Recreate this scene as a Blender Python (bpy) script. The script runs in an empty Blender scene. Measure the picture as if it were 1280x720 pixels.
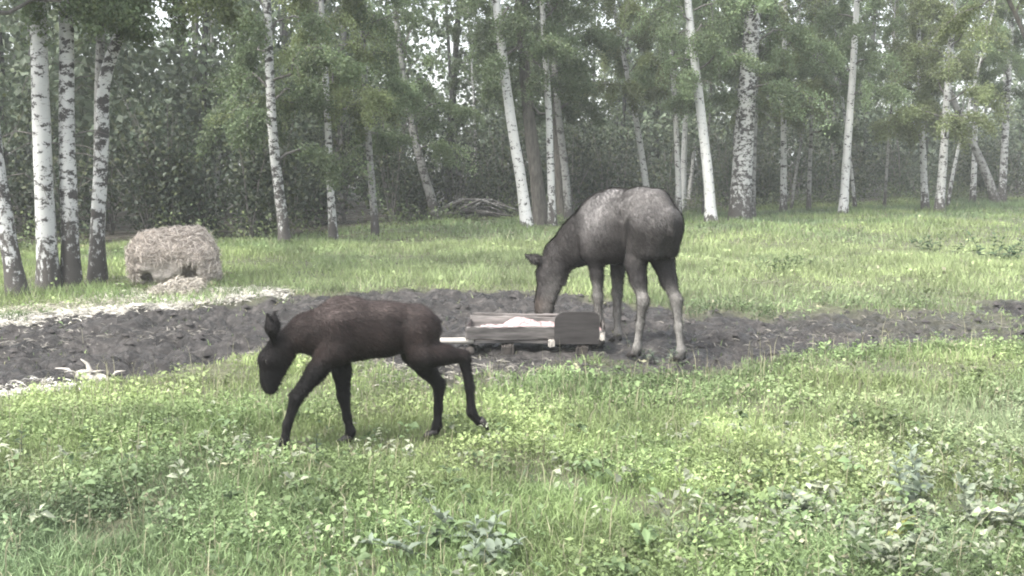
import bpy, math, random
import numpy as np
from mathutils import Vector, Matrix, Euler

random.seed(7)
rng = np.random.default_rng(7)
R = math.radians
sc = bpy.context.scene
col = sc.collection

# ------------------------------------------------------------------ camera, sky, sun, exposure
cd = bpy.data.cameras.new("trail_camera")
cam = bpy.data.objects.new("trail_camera", cd)
col.objects.link(cam)
CAM_H = 2.2
cam.location = (0, 0, CAM_H)
cam.rotation_euler = (R(90 - 6.94), 0, 0)
cd.sensor_width = 36.0
cd.lens = 36.0 * 1372 / 1280
cd.clip_end = 3000
sc.camera = cam

SUN_EL, SUN_AZ = 56, 232          # high soft sun behind a cloud deck
world = bpy.data.worlds.new("World")
sc.world = world
world.use_nodes = True
wn, wl = world.node_tree.nodes, world.node_tree.links
bg = wn["Background"]
sky = wn.new("ShaderNodeTexSky")
sky.sky_type = 'NISHITA'
sky.sun_disc = False
sky.sun_elevation = R(SUN_EL)
sky.sun_rotation = R(SUN_AZ)
sky.air_density = 1.0
sky.dust_density = 4.0
sky.ozone_density = 1.0
hsv = wn.new("ShaderNodeHueSaturation")
hsv.inputs["Saturation"].default_value = 0.34
wl.new(sky.outputs["Color"], hsv.inputs["Color"])
wl.new(hsv.outputs["Color"], bg.inputs["Color"])
bg.inputs["Strength"].default_value = 0.15

sd = bpy.data.lights.new("sun", 'SUN')
sd.energy = 1.5
sd.angle = R(20)
sd.color = (1.0, 0.97, 0.92)
sun = bpy.data.objects.new("sun", sd)
col.objects.link(sun)
d_to_sun = Vector((math.sin(R(SUN_AZ)) * math.cos(R(SUN_EL)), math.cos(R(SUN_AZ)) * math.cos(R(SUN_EL)), math.sin(R(SUN_EL))))
sun.rotation_euler = d_to_sun.to_track_quat('Z', 'Y').to_euler()
sun.location = (0, 0, 40)

vs = sc.view_settings
vs.view_transform = 'Standard'
vs.look = 'None'
vs.gamma = 1.0
vs.exposure = 2.15
vs.use_curve_mapping = False
sc.render.engine = 'CYCLES'
sc.cycles.use_denoising = True
sc.cycles.max_bounces = 5
sc.cycles.diffuse_bounces = 3
sc.cycles.glossy_bounces = 2
sc.cycles.transmission_bounces = 3
sc.cycles.volume_bounces = 0
sc.cycles.caustics_reflective = False
sc.cycles.caustics_refractive = False
sc.cycles.pixel_filter_type = 'GAUSSIAN'
sc.cycles.filter_width = 2.2

# ------------------------------------------------------------------ helpers
def smooth(a, b, x):
    t = np.clip((x - a) / (b - a), 0, 1)
    return t * t * (3 - 2 * t)

def _hash(ix, iy, iz):
    h = (ix.astype(np.int64) * 374761393 + iy.astype(np.int64) * 668265263 + iz.astype(np.int64) * 2147483647) & 0xffffffff
    h = ((h ^ (h >> 13)) * 1274126177) & 0xffffffff
    return ((h ^ (h >> 16)) & 0xffffff) / float(0xffffff)

def vnoise(x, y, z=0.0):
    x = np.asarray(x, float); y = np.asarray(y, float); z = np.zeros_like(x) + z
    fx, fy, fz = np.floor(x), np.floor(y), np.floor(z)
    tx, ty, tz = x - fx, y - fy, z - fz
    tx = tx * tx * (3 - 2 * tx); ty = ty * ty * (3 - 2 * ty); tz = tz * tz * (3 - 2 * tz)
    r = 0
    for dx in (0, 1):
        for dy in (0, 1):
            for dz in (0, 1):
                w = (tx if dx else 1 - tx) * (ty if dy else 1 - ty) * (tz if dz else 1 - tz)
                r = r + w * _hash(fx + dx, fy + dy, fz + dz)
    return r

def fbm(x, y, z=0.0, o=4):
    r, a, s = 0, 0.5, 1.0
    for k in range(o):
        r = r + a * vnoise(np.asarray(x) * s + 17.3 * k, np.asarray(y) * s - 9.1 * k, np.asarray(z) * s + 3.7 * k)
        a *= 0.5; s *= 2.03
    return r / (1 - 0.5 ** o)

def np_mesh(name, verts, faces, colors=None, smooth_shade=True):
    """faces: list of int arrays (N,3) and/or (N,4)"""
    me = bpy.data.meshes.new(name)
    verts = np.ascontiguousarray(verts, np.float32)
    if not isinstance(faces, (list, tuple)):
        faces = [faces]
    faces = [np.asarray(f, np.int32) for f in faces if len(f)]
    loops = np.concatenate([f.ravel() for f in faces])
    sizes = np.concatenate([np.full(len(f), f.shape[1], np.int32) for f in faces])
    starts = np.concatenate([[0], np.cumsum(sizes)[:-1]]).astype(np.int32)
    me.vertices.add(len(verts)); me.vertices.foreach_set("co", verts.ravel())
    me.loops.add(len(loops)); me.loops.foreach_set("vertex_index", loops)
    me.polygons.add(len(sizes)); me.polygons.foreach_set("loop_start", starts); me.polygons.foreach_set("loop_total", sizes)
    me.polygons.foreach_set("use_smooth", np.full(len(sizes), smooth_shade, bool))
    me.update(calc_edges=True)
    if colors is not None:
        c = np.ones((len(verts), 4), np.float32); c[:, :3] = colors
        a = me.color_attributes.new("tint", 'FLOAT_COLOR', 'POINT')
        a.data.foreach_set("color", c.ravel())
    return me

def obj(name, me, mat=None, parent=None):
    o = bpy.data.objects.new(name, me)
    if mat is not None and me is not None and not me.materials:
        me.materials.append(mat)
    col.objects.link(o)
    if parent is not None:
        o.parent = parent
    return o

def thing(name, label, cat, loc=(0, 0, 0), rz=0.0, group=None):
    o = bpy.data.objects.new(name, None)
    o.empty_display_size = 0.1
    col.objects.link(o)
    o.location = loc; o.rotation_euler = (0, 0, rz)
    return tag(o, label, cat, group)

def tag(o, label=None, cat=None, group=None, kind=None):
    if label: o["label"] = label
    if cat: o["category"] = cat
    if group: o["group"] = group
    if kind: o["kind"] = kind
    return o

class MB:
    """collects verts/faces of one mesh"""
    def __init__(s): s.v = []; s.f3 = []; s.f4 = []; s.c = []; s.n = 0
    def add(s, v, f3=None, f4=None, c=None):
        v = np.asarray(v, float)
        s.v.append(v)
        if f3 is not None and len(f3): s.f3.append(np.asarray(f3) + s.n)
        if f4 is not None and len(f4): s.f4.append(np.asarray(f4) + s.n)
        if c is not None: s.c.append(np.broadcast_to(np.asarray(c, float), (len(v), 3)))
        s.n += len(v)
    def mesh(s, name, smooth_shade=True):
        fs = []
        if s.f3: fs.append(np.concatenate(s.f3))
        if s.f4: fs.append(np.concatenate(s.f4))
        return np_mesh(name, np.concatenate(s.v), fs, np.concatenate(s.c) if s.c else None, smooth_shade)
    def build(s, name, mat, parent=None, smooth_shade=True):
        return obj(name, s.mesh(name, smooth_shade), mat, parent)
    def tube(s, pts, rad, seg=8, c=None, jitter=0.0, cap=True):
        pts = np.asarray(pts, float); rad = np.broadcast_to(np.asarray(rad, float), (len(pts),))
        tan = np.gradient(pts, axis=0); tan /= np.linalg.norm(tan, axis=1)[:, None] + 1e-9
        ref = np.array([1., 0, 0]) if abs(tan[0][0]) < 0.8 else np.array([0, 1., 0])
        V = []
        ang = np.linspace(0, 2 * np.pi, seg, endpoint=False)
        for p, t, r in zip(pts, tan, rad):
            a = ref - t * (ref @ t); a /= np.linalg.norm(a) + 1e-9; ref = a
            b = np.cross(t, a)
            rr = r * (1 + (rng.random(seg) - .5) * jitter) if jitter else np.full(seg, r)
            V.append(p + (np.cos(ang) * rr)[:, None] * a + (np.sin(ang) * rr)[:, None] * b)
        n = len(pts)
        V = np.concatenate(V)
        i = np.arange(n - 1)[:, None] * seg; k = np.arange(seg)[None, :]; k2 = (k + 1) % seg
        f4 = np.stack([i + k, i + k2, i + seg + k2, i + seg + k], -1).reshape(-1, 4)
        f3 = []
        if cap:
            V = np.concatenate([V, pts[:1], pts[-1:]])
            c0, c1 = n * seg, n * seg + 1
            for q in range(seg):
                f3.append((c0, (q + 1) % seg, q)); f3.append((c1, (n - 1) * seg + q, (n - 1) * seg + (q + 1) % seg))
        s.add(V, f3, f4, c)

def box_mesh(name, sx, sy, sz, bevel=0.006, seed=0, wob=0.004, nx=14):
    """a plank: long along x, slightly warped, bevelled edges"""
    import bmesh
    bm = bmesh.new()
    bmesh.ops.create_cube(bm, size=1.0)
    for v in bm.verts: v.co = Vector((v.co.x * sx, v.co.y * sy, v.co.z * sz))
    ed = [e for e in bm.edges if abs((e.verts[0].co - e.verts[1].co).x) > sx * .9]
    bmesh.ops.subdivide_edges(bm, edges=ed, cuts=nx)
    r = random.Random(seed)
    ph = [r.random() * 6 for _ in range(4)]
    for v in bm.verts:
        t = v.co.x / max(sx, .01) * 5
        v.co.y += math.sin(t + ph[0]) * wob + (r.random() - .5) * wob
        v.co.z += math.sin(t * 1.3 + ph[1]) * wob + (r.random() - .5) * wob * 2.2 - (.012 if r.random() < .12 and v.co.z > 0 else 0)
    bmesh.ops.bevel(bm, geom=[e for e in bm.edges if len(e.link_faces) == 2 and e.calc_face_angle() > .9], offset=bevel, segments=1, affect='EDGES')
    me = bpy.data.meshes.new(name); bm.to_mesh(me); bm.free()
    return me

# ------------------------------------------------------------------ materials
def mat(name):
    m = bpy.data.materials.new(name); m.use_nodes = True
    return m, m.node_tree.nodes, m.node_tree.links, m.node_tree.nodes["Principled BSDF"]

def leafy(name, trans=0.35, rough=0.55, var=0.25):
    m, n, l, p = mat(name)
    a = n.new("ShaderNodeAttribute"); a.attribute_name = "tint"
    oi = n.new("ShaderNodeObjectInfo")
    mr = n.new("ShaderNodeMapRange"); mr.inputs[3].default_value = 1 - var; mr.inputs[4].default_value = 1 + var
    l.new(oi.outputs["Random"], mr.inputs[0])
    mu = n.new("ShaderNodeVectorMath"); mu.operation = 'SCALE'
    l.new(a.outputs["Color"], mu.inputs[0]); l.new(mr.outputs[0], mu.inputs["Scale"])
    l.new(mu.outputs[0], p.inputs["Base Color"])
    p.inputs["Roughness"].default_value = rough
    p.inputs["Specular IOR Level"].default_value = 0.3
    t = n.new("ShaderNodeBsdfTranslucent"); l.new(mu.outputs[0], t.inputs["Color"])
    mx = n.new("ShaderNodeMixShader"); mx.inputs[0].default_value = trans
    l.new(p.outputs[0], mx.inputs[1]); l.new(t.outputs[0], mx.inputs[2])
    l.new(mx.outputs[0], n["Material Output"].inputs["Surface"])
    return m

def ramp(n, stops):
    r = n.new("ShaderNodeValToRGB")
    e = r.color_ramp.elements
    e[0].position, e[0].color = stops[0][0], (*stops[0][1], 1)
    e[1].position, e[1].color = stops[-1][0], (*stops[-1][1], 1)
    for p_, c_ in stops[1:-1]:
        x = e.new(p_); x.color = (*c_, 1)
    return r

def noise_tex(n, l, vec, scale, detail=4, rough=0.6, sc3=None):
    t = n.new("ShaderNodeTexNoise"); t.inputs["Scale"].default_value = scale
    t.inputs["Detail"].default_value = detail; t.inputs["Roughness"].default_value = rough
    if sc3 is not None:
        mp = n.new("ShaderNodeMapping"); mp.inputs["Scale"].default_value = sc3
        l.new(vec, mp.inputs["Vector"]); l.new(mp.outputs[0], t.inputs["Vector"])
    else:
        l.new(vec, t.inputs["Vector"])
    return t

def mixc(n, l, f, a, b, blend='MIX'):
    x = n.new("ShaderNodeMix"); x.data_type = 'RGBA'; x.blend_type = blend
    for s_, v in ((x.inputs["Factor"], f), (x.inputs["A"], a), (x.inputs["B"], b)):
        if hasattr(v, "links"): l.new(v, s_)
        else: s_.default_value = v if not isinstance(v, tuple) else (*v, 1)
    return x.outputs["Result"]

def bump(n, l, p, h, strength=0.4, dist=0.02):
    b = n.new("ShaderNodeBump"); b.inputs["Strength"].default_value = strength; b.inputs["Distance"].default_value = dist
    l.new(h, b.inputs["Height"]); l.new(b.outputs[0], p.inputs["Normal"])

def birch_bark(name, white=(0.47, 0.475, 0.455), dark=(0.045, 0.042, 0.04), base_h=0.9, amount=0.535):
    m, n, l, p = mat(name)
    tc = n.new("ShaderNodeTexCoord"); v = tc.outputs["Object"]
    oi = n.new("ShaderNodeObjectInfo")
    av = n.new("ShaderNodeVectorMath"); av.operation = 'ADD'
    cx = n.new("ShaderNodeCombineXYZ")
    ml = n.new("ShaderNodeMath"); ml.operation = 'MULTIPLY'; ml.inputs[1].default_value = 37.0
    l.new(oi.outputs["Random"], ml.inputs[0]); l.new(ml.outputs[0], cx.inputs[2])
    l.new(v, av.inputs[0]); l.new(cx.outputs[0], av.inputs[1])
    v2 = av.outputs[0]
    t1 = noise_tex(n, l, v2, 1.0, 6, .72, (5.5, 5.5, 9))     # horizontal dark scars
    r1 = ramp(n, [(amount, (0, 0, 0)), (amount + .045, (1, 1, 1))]); l.new(t1.outputs[0], r1.inputs[0])
    t2 = noise_tex(n, l, v2, 1.0, 3, .5, (6, 6, 70))          # fine lenticels
    r2 = ramp(n, [(.64, (0, 0, 0)), (.72, (.7, .7, .7))]); l.new(t2.outputs[0], r2.inputs[0])
    t3 = noise_tex(n, l, v2, 1.3, 3)                          # greying
    wcol = mixc(n, l, t3.outputs[0], white, tuple(c * .62 for c in white))
    a = mixc(n, l, r2.outputs[0], wcol, (.12, .11, .10))
    b = mixc(n, l, r1.outputs[0], a, dark)
    # fissured dark foot of an old birch
    t4 = noise_tex(n, l, v2, 1.0, 6, .7, (11, 11, 5))
    sx = n.new("ShaderNodeSeparateXYZ"); l.new(v, sx.inputs[0])
    mr = n.new("ShaderNodeMapRange"); mr.inputs[1].default_value = 0.0; mr.inputs[2].default_value = base_h * 2
    mr.inputs[3].default_value = .34; mr.inputs[4].default_value = -.10
    l.new(sx.outputs[2], mr.inputs[0])
    ad = n.new("ShaderNodeMath"); ad.operation = 'ADD'; l.new(mr.outputs[0], ad.inputs[0]); l.new(t4.outputs[0], ad.inputs[1])
    r4 = ramp(n, [(.66, (0, 0, 0)), (.74, (1, 1, 1))]); l.new(ad.outputs[0], r4.inputs[0])
    c = mixc(n, l, r4.outputs[0], b, (.06, .055, .05))
    l.new(c, p.inputs["Base Color"])
    p.inputs["Roughness"].default_value = .75
    p.inputs["Specular IOR Level"].default_value = .2
    bump(n, l, p, t4.outputs[0], .5, .02)
    return m

M_birch = birch_bark("birch_bark")
M_birch_white = birch_bark("birch_bark_clean", (.54, .545, .525), amount=.565, base_h=.3)
M_birch_grey = birch_bark("birch_bark_grey", (.26, .26, .245), amount=.52, base_h=1.0)
M_birch_old = birch_bark("birch_bark_old", (.46, .465, .445), amount=.485, base_h=1.4)

def simple_noise_mat(name, c1, c2, scale=8, sc3=None, rough=.85, bumpk=.4, bdist=.01):
    m, n, l, p = mat(name)
    tc = n.new("ShaderNodeTexCoord")
    t = noise_tex(n, l, tc.outputs["Object"], scale, 5, .65, sc3)
    r = ramp(n, [(.3, c1), (.7, c2)]); l.new(t.outputs[0], r.inputs[0])
    l.new(r.outputs[0], p.inputs["Base Color"])
    p.inputs["Roughness"].default_value = rough
    p.inputs["Specular IOR Level"].default_value = .25
    bump(n, l, p, t.outputs[0], bumpk, bdist)
    return m

M_dark_bark = simple_noise_mat("dark_bark", (.035, .032, .028), (.12, .11, .095), 1, (14, 14, 3), .9, .7, .02)
M_branch = simple_noise_mat("branch_bark", (.05, .045, .04), (.16, .15, .14), 10)
M_leaf = leafy("birch_leaf", .45)
M_under = leafy("undergrowth_leaf", .3)
M_grass = leafy("grass_blade", .3, .6, 0.0)
M_weed = leafy("weed_leaf", .3, .5, .08)
M_wood_pale = simple_noise_mat("weathered_board", (.032, .029, .027), (.20, .185, .174), 1, (2, 22, 22), .8, .3, .004)
M_wood_dark = simple_noise_mat("dark_wet_board", (.02, .018, .017), (.055, .05, .048), 1, (3, 18, 18), .7, .3, .004)
M_wood_log = simple_noise_mat("skid_log", (.018, .016, .014), (.06, .053, .047), 1, (3, 14, 14), .9, .5, .01)
M_wood_peeled = simple_noise_mat("peeled_wood", (.22, .205, .18), (.46, .43, .385), 1, (2, 14, 14), .75, .3, .004)
M_hay = simple_noise_mat("weathered_hay", (.25, .22, .19), (.52, .47, .42), 1, (26, 26, 40), .95, .9, .03)
M_salt = simple_noise_mat("salt_feed", (.12, .078, .076), (.52, .385, .375), 26, None, .7, .9, .02)
M_hoof = simple_noise_mat("hoof_horn", (.012, .011, .01), (.035, .03, .028), 20, None, .5, .2, .002)
M_eye = simple_noise_mat("eye_wet", (.006, .005, .005), (.012, .01, .008), 10, None, .08, .0, .001)
M_straw = leafy("straw_stalk", .15, .7, 0.0)

def fur(name):
    m, n, l, p = mat(name)
    a = n.new("ShaderNodeAttribute"); a.attribute_name = "tint"
    tc = n.new("ShaderNodeTexCoord")
    t = noise_tex(n, l, tc.outputs["Object"], 1, 5, .7, (30, 60, 60))
    t2 = noise_tex(n, l, tc.outputs["Object"], 5, 3, .6)
    mr = n.new("ShaderNodeMapRange"); mr.inputs[1].default_value = .25; mr.inputs[2].default_value = .75
    mr.inputs[3].default_value = .4; mr.inputs[4].default_value = 1.7
    ad = n.new("ShaderNodeMath"); ad.operation = 'ADD'; l.new(t.outputs[0], ad.inputs[0]); l.new(t2.outputs[0], ad.inputs[1])
    hf = n.new("ShaderNodeMath"); hf.operation = 'MULTIPLY'; hf.inputs[1].default_value = .5; l.new(ad.outputs[0], hf.inputs[0])
    l.new(hf.outputs[0], mr.inputs[0])
    mu = n.new("ShaderNodeVectorMath"); mu.operation = 'SCALE'
    l.new(a.outputs["Color"], mu.inputs[0]); l.new(mr.outputs[0], mu.inputs["Scale"])
    l.new(mu.outputs[0], p.inputs["Base Color"])
    p.inputs["Roughness"].default_value = .6
    p.inputs["Specular IOR Level"].default_value = .12
    p.inputs["Sheen Weight"].default_value = .0
    p.inputs["Sheen Roughness"].default_value = .45
    bump(n, l, p, t.outputs[0], .5, .012)
    return m
M_fur = fur("moose_fur")

# ------------------------------------------------------------------ ground
LO = np.array([[-40, 4.5], [-9, 7.2], [-4.62, 9.71], [-4.05, 10.6], [-3.36, 11.6], [-2.78, 12.1], [-1.93, 11.9], [-1.28, 10.9], [-.62, 10.6], [0, 10.8], [.5, 11.25], [1.8, 11.1], [2.64, 11.2], [3.19, 11.5], [4.27, 12.2], [6.79, 13.3], [12, 15.5], [40, 24]])
HI = np.array([[-40, 6.5], [-9, 12.2], [-6.69, 14.18], [-5.92, 14.9], [-5.08, 15.7], [-3.88, 16.9], [-2.83, 17.3], [-1.07, 17.9], [.52, 17.4], [1.68, 16.2], [2.45, 15.3], [3.56, 15.0], [5.23, 15.3], [7.58, 16.1], [12, 18], [40, 25]])

def mud_mask(x, y):
    lo = np.interp(x, LO[:, 0], LO[:, 1]); hi = np.interp(x, HI[:, 0], HI[:, 1])
    w = (fbm(x * 1.1, y * 1.1, 5.0, 4) - .5) * 1.7
    m = smooth(-.35, .35, y - lo + w) * smooth(-.4, .4, hi - y + w)
    patch = fbm(x * .8 + 31, y * .8, 2.0, 3)          # the right arm of the track is half grown over
    fade = smooth(2.6, 10.5, x)
    return np.clip(m * (1 - .8 * fade * smooth(.44, .58, patch)), 0, 1)

FRONT = np.array([[-60, 22], [-14, 24], [-7, 27], [-4, 33], [0, 38], [6, 41.5], [12, 45], [20, 50], [60, 55]])
def forest_front(x): return np.interp(x, FRONT[:, 0], FRONT[:, 1])

def ground_z(x, y, fine=True):
    x = np.asarray(x, float); y = np.asarray(y, float)
    z = (fbm(x * .16, y * .16, 0, 3) - .5) * .22 * smooth(14, 26, y) + (fbm(x * .7, y * .7, 3, 3) - .5) * .07
    z = z + .15 * smooth(20, 45, y) * smooth(0, 25, x)
    if fine:
        m = mud_mask(x, y)
        rut = .03 - np.abs(fbm(x * 1.5, y * 2.4, 7, 4) - .5) * .38
        clod = (smooth(.42, .62, fbm(x * 3.4, y * 3.0, 1, 4)) - .5) * .06 + (smooth(.38, .62, fbm(x * 6.5, y * 6, 2, 3)) - .5) * .075 + (vnoise(x * 15, y * 14, 4) - .5) * .04
        calm = 1 - .75 * np.exp(-((x - .6) / 1.9) ** 2 - ((y - 12.3) / 1.0) ** 2)      # trodden flat round the trough
        z = z + m * (rut + clod - .03) * calm
    return z

def axis(lo, hi, step, far):
    a = np.arange(lo, hi + 1e-6, step)
    g = [0.0]; s = step
    while g[-1] < far: s *= 1.22; g.append(g[-1] + s)
    g = np.array(g[1:])
    return np.concatenate([lo - g[::-1], a, hi + g])
gx = axis(-8.6, 8.6, .05, 600); gy = axis(8.8, 18, .042, 600)
GX, GY = np.meshgrid(gx, gy)
GZ = ground_z(GX, GY)
MK = mud_mask(GX, GY)
nx_, ny_ = len(gx), len(gy)
ii = (np.arange(ny_ - 1)[:, None] * nx_ + np.arange(nx_ - 1)[None, :]).ravel()
gf = np.stack([ii, ii + 1, ii + 1 + nx_, ii + nx_], 1)
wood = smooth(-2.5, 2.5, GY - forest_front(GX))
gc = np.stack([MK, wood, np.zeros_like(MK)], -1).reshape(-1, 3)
gme = np_mesh("ground", np.stack([GX, GY, GZ], -1).reshape(-1, 3), gf, gc)
m, n, l, p = mat("ground_soil")
a = n.new("ShaderNodeAttribute"); a.attribute_name = "tint"
sp = n.new("ShaderNodeSeparateColor"); l.new(a.outputs["Color"], sp.inputs[0])
tc = n.new("ShaderNodeTexCoord"); V = tc.outputs["Object"]
tA = noise_tex(n, l, V, 1.4, 6, .65); tB = noise_tex(n, l, V, 9, 6, .7); tC = noise_tex(n, l, V, 45, 4, .7)
rA = ramp(n, [(.34, (.007, .0065, .006)), (.5, (.026, .0238, .022)), (.70, (.10, .091, .085))]); l.new(tA.outputs[0], rA.inputs[0])
rB = ramp(n, [(.36, (.006, .0055, .005)), (.5, (.025, .0228, .021)), (.68, (.115, .105, .097))]); l.new(tB.outputs[0], rB.inputs[0])
mudc = mixc(n, l, .55, rA.outputs[0], rB.outputs[0])
rG = ramp(n, [(.3, (.05, .055, .028)), (.7, (.13, .135, .075))]); l.new(tB.outputs[0], rG.inputs[0])
c1 = mixc(n, l, sp.outputs[0], rG.outputs[0], mudc)
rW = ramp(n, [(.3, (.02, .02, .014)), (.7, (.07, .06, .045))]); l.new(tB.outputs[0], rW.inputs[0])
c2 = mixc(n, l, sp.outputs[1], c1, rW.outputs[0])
l.new(c2, p.inputs["Base Color"])
rr = ramp(n, [(.40, (.22, .22, .22)), (.56, (.88, .88, .88))]); l.new(tA.outputs[0], rr.inputs[0])
l.new(rr.outputs[0], p.inputs["Roughness"])
p.inputs["Specular IOR Level"].default_value = .35
hh = n.new("ShaderNodeMath"); hh.operation = 'ADD'; l.new(tB.outputs[0], hh.inputs[0]); l.new(tC.outputs[0], hh.inputs[1])
bump(n, l, p, hh.outputs[0], .8, .05)
ground = tag(obj("ground", gme, m), "damp meadow ground crossed by a churned grey mud track", "ground", kind="structure")

def gz1(x, y): return float(ground_z(np.array([x]), np.array([y]))[0])

# ------------------------------------------------------------------ birches
def crown_meshes(seed, H=10.0, spread=2.3, n_limb=26, leaves=32000, leaf=.066, base=(.12, .165, .086)):
    """limbs and leaves round a vertical stem from z=0 to H"""
    r = np.random.default_rng(seed)
    lb = MB(); tips = []
    for i in range(n_limb):
        t = (i + r.random() * .8) / n_limb
        z0 = t * H * .92 - (.2 if i == 0 else 0)
        az = i * 2.4 + r.random() * .9
        L = spread * (.55 + .6 * r.random()) * (1.05 - .75 * t ** 1.4)
        el = R(28 + 25 * r.random() + 20 * t)
        P = []
        for k in range(6):
            s = k / 5
            rad = L * s * math.cos(el)
            zz = z0 + L * s * math.sin(el) - .55 * L * s * s * (1 - .5 * t)
            P.append((rad * math.cos(az + .25 * s), rad * math.sin(az + .25 * s), zz))
        P = np.array(P) + np.concatenate([[[0, 0, 0]], (r.random((5, 3)) - .5) * .14 * L])
        lb.tube(P, np.linspace(.035 * (1.2 - t), .006, 6), 5, cap=False)
        for q in range(6):
            s = .3 + .7 * (q + r.random()) / 6
            b = np.array([np.interp(s * 5, range(6), P[:, c]) for c in range(3)])
            a2 = az + (r.random() - .5) * 2.6
            l2 = (.35 + .65 * r.random()) * L * .5
            T = []
            for k in range(4):
                u = k / 3
                T.append(b + np.array([math.cos(a2) * l2 * u, math.sin(a2) * l2 * u, .12 * u - (.35 + .8 * r.random()) * u * u * .9]))
            T = np.array(T)
            lb.tube(T, [.01, .007, .005, .003], 3, cap=False)
            tips.append(T)
    T = np.array(tips)                                   # (n,4,3)
    k = r.integers(0, len(T), leaves)
    # clumpy: some twigs bear far more leaves
    w = (r.random(len(T)) ** 2.0 + .05) * (1.15 - np.clip(T[:, 0, 2] / H, 0, 1)) ** 1.6; k = r.choice(len(T), leaves, p=w / w.sum())
    s = (r.random(leaves) ** .7) * 2.999
    i0 = s.astype(int); fr = (s - i0)[:, None]
    P = T[k, i0] * (1 - fr) + T[k, i0 + 1] * fr + r.normal(0, .10, (leaves, 3))
    tone = (.65 + .7 * r.random(len(T)))[k]
    return lb.mesh("limbs"), leaf_mesh(P, leaf * (.7 + .6 * r.random(leaves)), base, tone, r)

def leaf_mesh(P, size, base, tone, r, droop=.4, name="leaves"):
    N = len(P)
    d = r.normal(0, 1, (N, 3)); d[:, 2] -= droop; d /= np.linalg.norm(d, axis=1)[:, None]
    e = np.cross(d, r.normal(0, 1, (N, 3))); e /= np.linalg.norm(e, axis=1)[:, None] + 1e-9
    nn = np.cross(d, e)
    s = np.asarray(size)[:, None]
    v = np.stack([P, P + d * s * .5 + e * s * .36 + nn * s * .08, P + d * s, P + d * s * .5 - e * s * .36 + nn * s * .08], 1).reshape(-1, 3)
    i = np.arange(N)[:, None] * 4
    c = np.asarray(base)[None, :] * np.asarray(tone)[:, None] * (.75 + .5 * r.random(N))[:, None]
    yel = (r.random(N) ** 3)[:, None]
    c = c * (1 - yel * .4) + yel * .4 * np.array([.14, .15, .05])
    return np_mesh(name, v, [np.concatenate([i + [0, 1, 2], i + [0, 2, 3]])], np.repeat(c, 4, 0), False)

CROWNS = [crown_meshes(11), crown_meshes(12, 9, 2.7, 24), crown_meshes(13, 11, 2.0, 28, 30000), crown_meshes(14, 8, 2.5, 22, 32000, .07, (.135, .165, .075))]
for lm, fm in CROWNS:
    lm.materials.append(M_branch); fm.materials.append(M_leaf)

def polyline(pts, n=16):
    """Catmull-Rom through pts"""
    P = np.array(pts, float)
    P = np.vstack([2 * P[0] - P[1], P, 2 * P[-1] - P[-2]])
    out = []
    segs = len(P) - 3
    for s in np.linspace(0, segs - 1e-6, n):
        i = int(s); t = s - i
        a, b, c, d = P[i:i + 4]
        out.append(.5 * ((2 * b) + (c - a) * t + (2 * a - 5 * b + 4 * c - d) * t * t + (-a + 3 * b - 3 * c + d) * t ** 3))
    return np.array(out)

def birch(label, x, y, r0, path, bark, crown, crown_h, crown_s=1.0, top=15.0, group="birches along the edge of the clearing", crown_rot=None, name="birch_tree", lat_y=None, flare=.45):
    """path: list of (dx, z) offsets of the stem seen from the clearing; above it the stem runs on straight"""
    z0 = gz1(x, y)
    t = thing(name, label, "tree", (x, y, z0), 0, group)
    r = np.random.default_rng(int(abs(x * 131 + y * 17)) + 5)
    pts = [(0, 0, -.15)] + [(dx, (lat_y or 0) * z / 6 + (r.random() - .5) * .06, z) for dx, z in path]
    dirx = (path[-1][0] - (path[-2][0] if len(path) > 1 else 0)) / (path[-1][1] - (path[-2][1] if len(path) > 1 else 0))
    dirx *= .5
    zt = path[-1][1]
    if top > zt:
        for q in (.33, .66, 1):
            zz = zt + (top - zt) * q
            pts.append((path[-1][0] + dirx * (zz - zt), (lat_y or 0) * zt / 6 + (r.random() - .5) * .2, zz))
    C = polyline(pts, 30)
    hz = np.clip((C[:, 2]) / top, 0, 1)
    rad = r0 * (1 - .82 * hz) * (1 + flare * np.exp(-np.clip(C[:, 2], 0, None) / .28))
    mb = MB(); mb.tube(C, rad, 12, jitter=.07, cap=False)
    mb.build("trunk", bark, t)
    for q in range(6):                                   # dead side twigs below the crown
        zz = r.uniform(1.4, crown_h + .5)
        b0 = np.array([np.interp(zz, C[:, 2], C[:, k]) for k in range(3)]); a_ = r.random() * 6.28; L_ = r.uniform(.3, 1.0)
        tw = MB()
        tw.tube(polyline([b0, b0 + np.array([math.cos(a_) * L_ * .5, math.sin(a_) * L_ * .5, .12]), b0 + np.array([math.cos(a_ + .3) * L_, math.sin(a_ + .3) * L_, -.05 - .25 * r.random()])], 5), [.014, .011, .008, .006, .003], 4, cap=False)
        tw.build("twig", M_branch, t)
    if crown is not None:
        lm, fm = CROWNS[crown]
        crown_h = crown_h - (1.3 if y > 25 else -.9)
        base = np.array([np.interp(crown_h, C[:, 2], C[:, k]) for k in range(3)])
        tip = C[-1]
        q = Vector(tip - base).to_track_quat('Z', 'Y').to_euler()
        a = r.random() * 6.28 if crown_rot is None else crown_rot
        rot = Vector(tip - base).to_track_quat('Z', 'Y').to_matrix() @ Matrix.Rotation(a, 3, 'Z')
        cr = obj("crown", fm, None, t); cr.location = base; cr.rotation_euler = rot.to_euler(); cr.scale = (crown_s,) * 3
        lb = obj("limbs", lm, None, cr)
    return t

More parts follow.
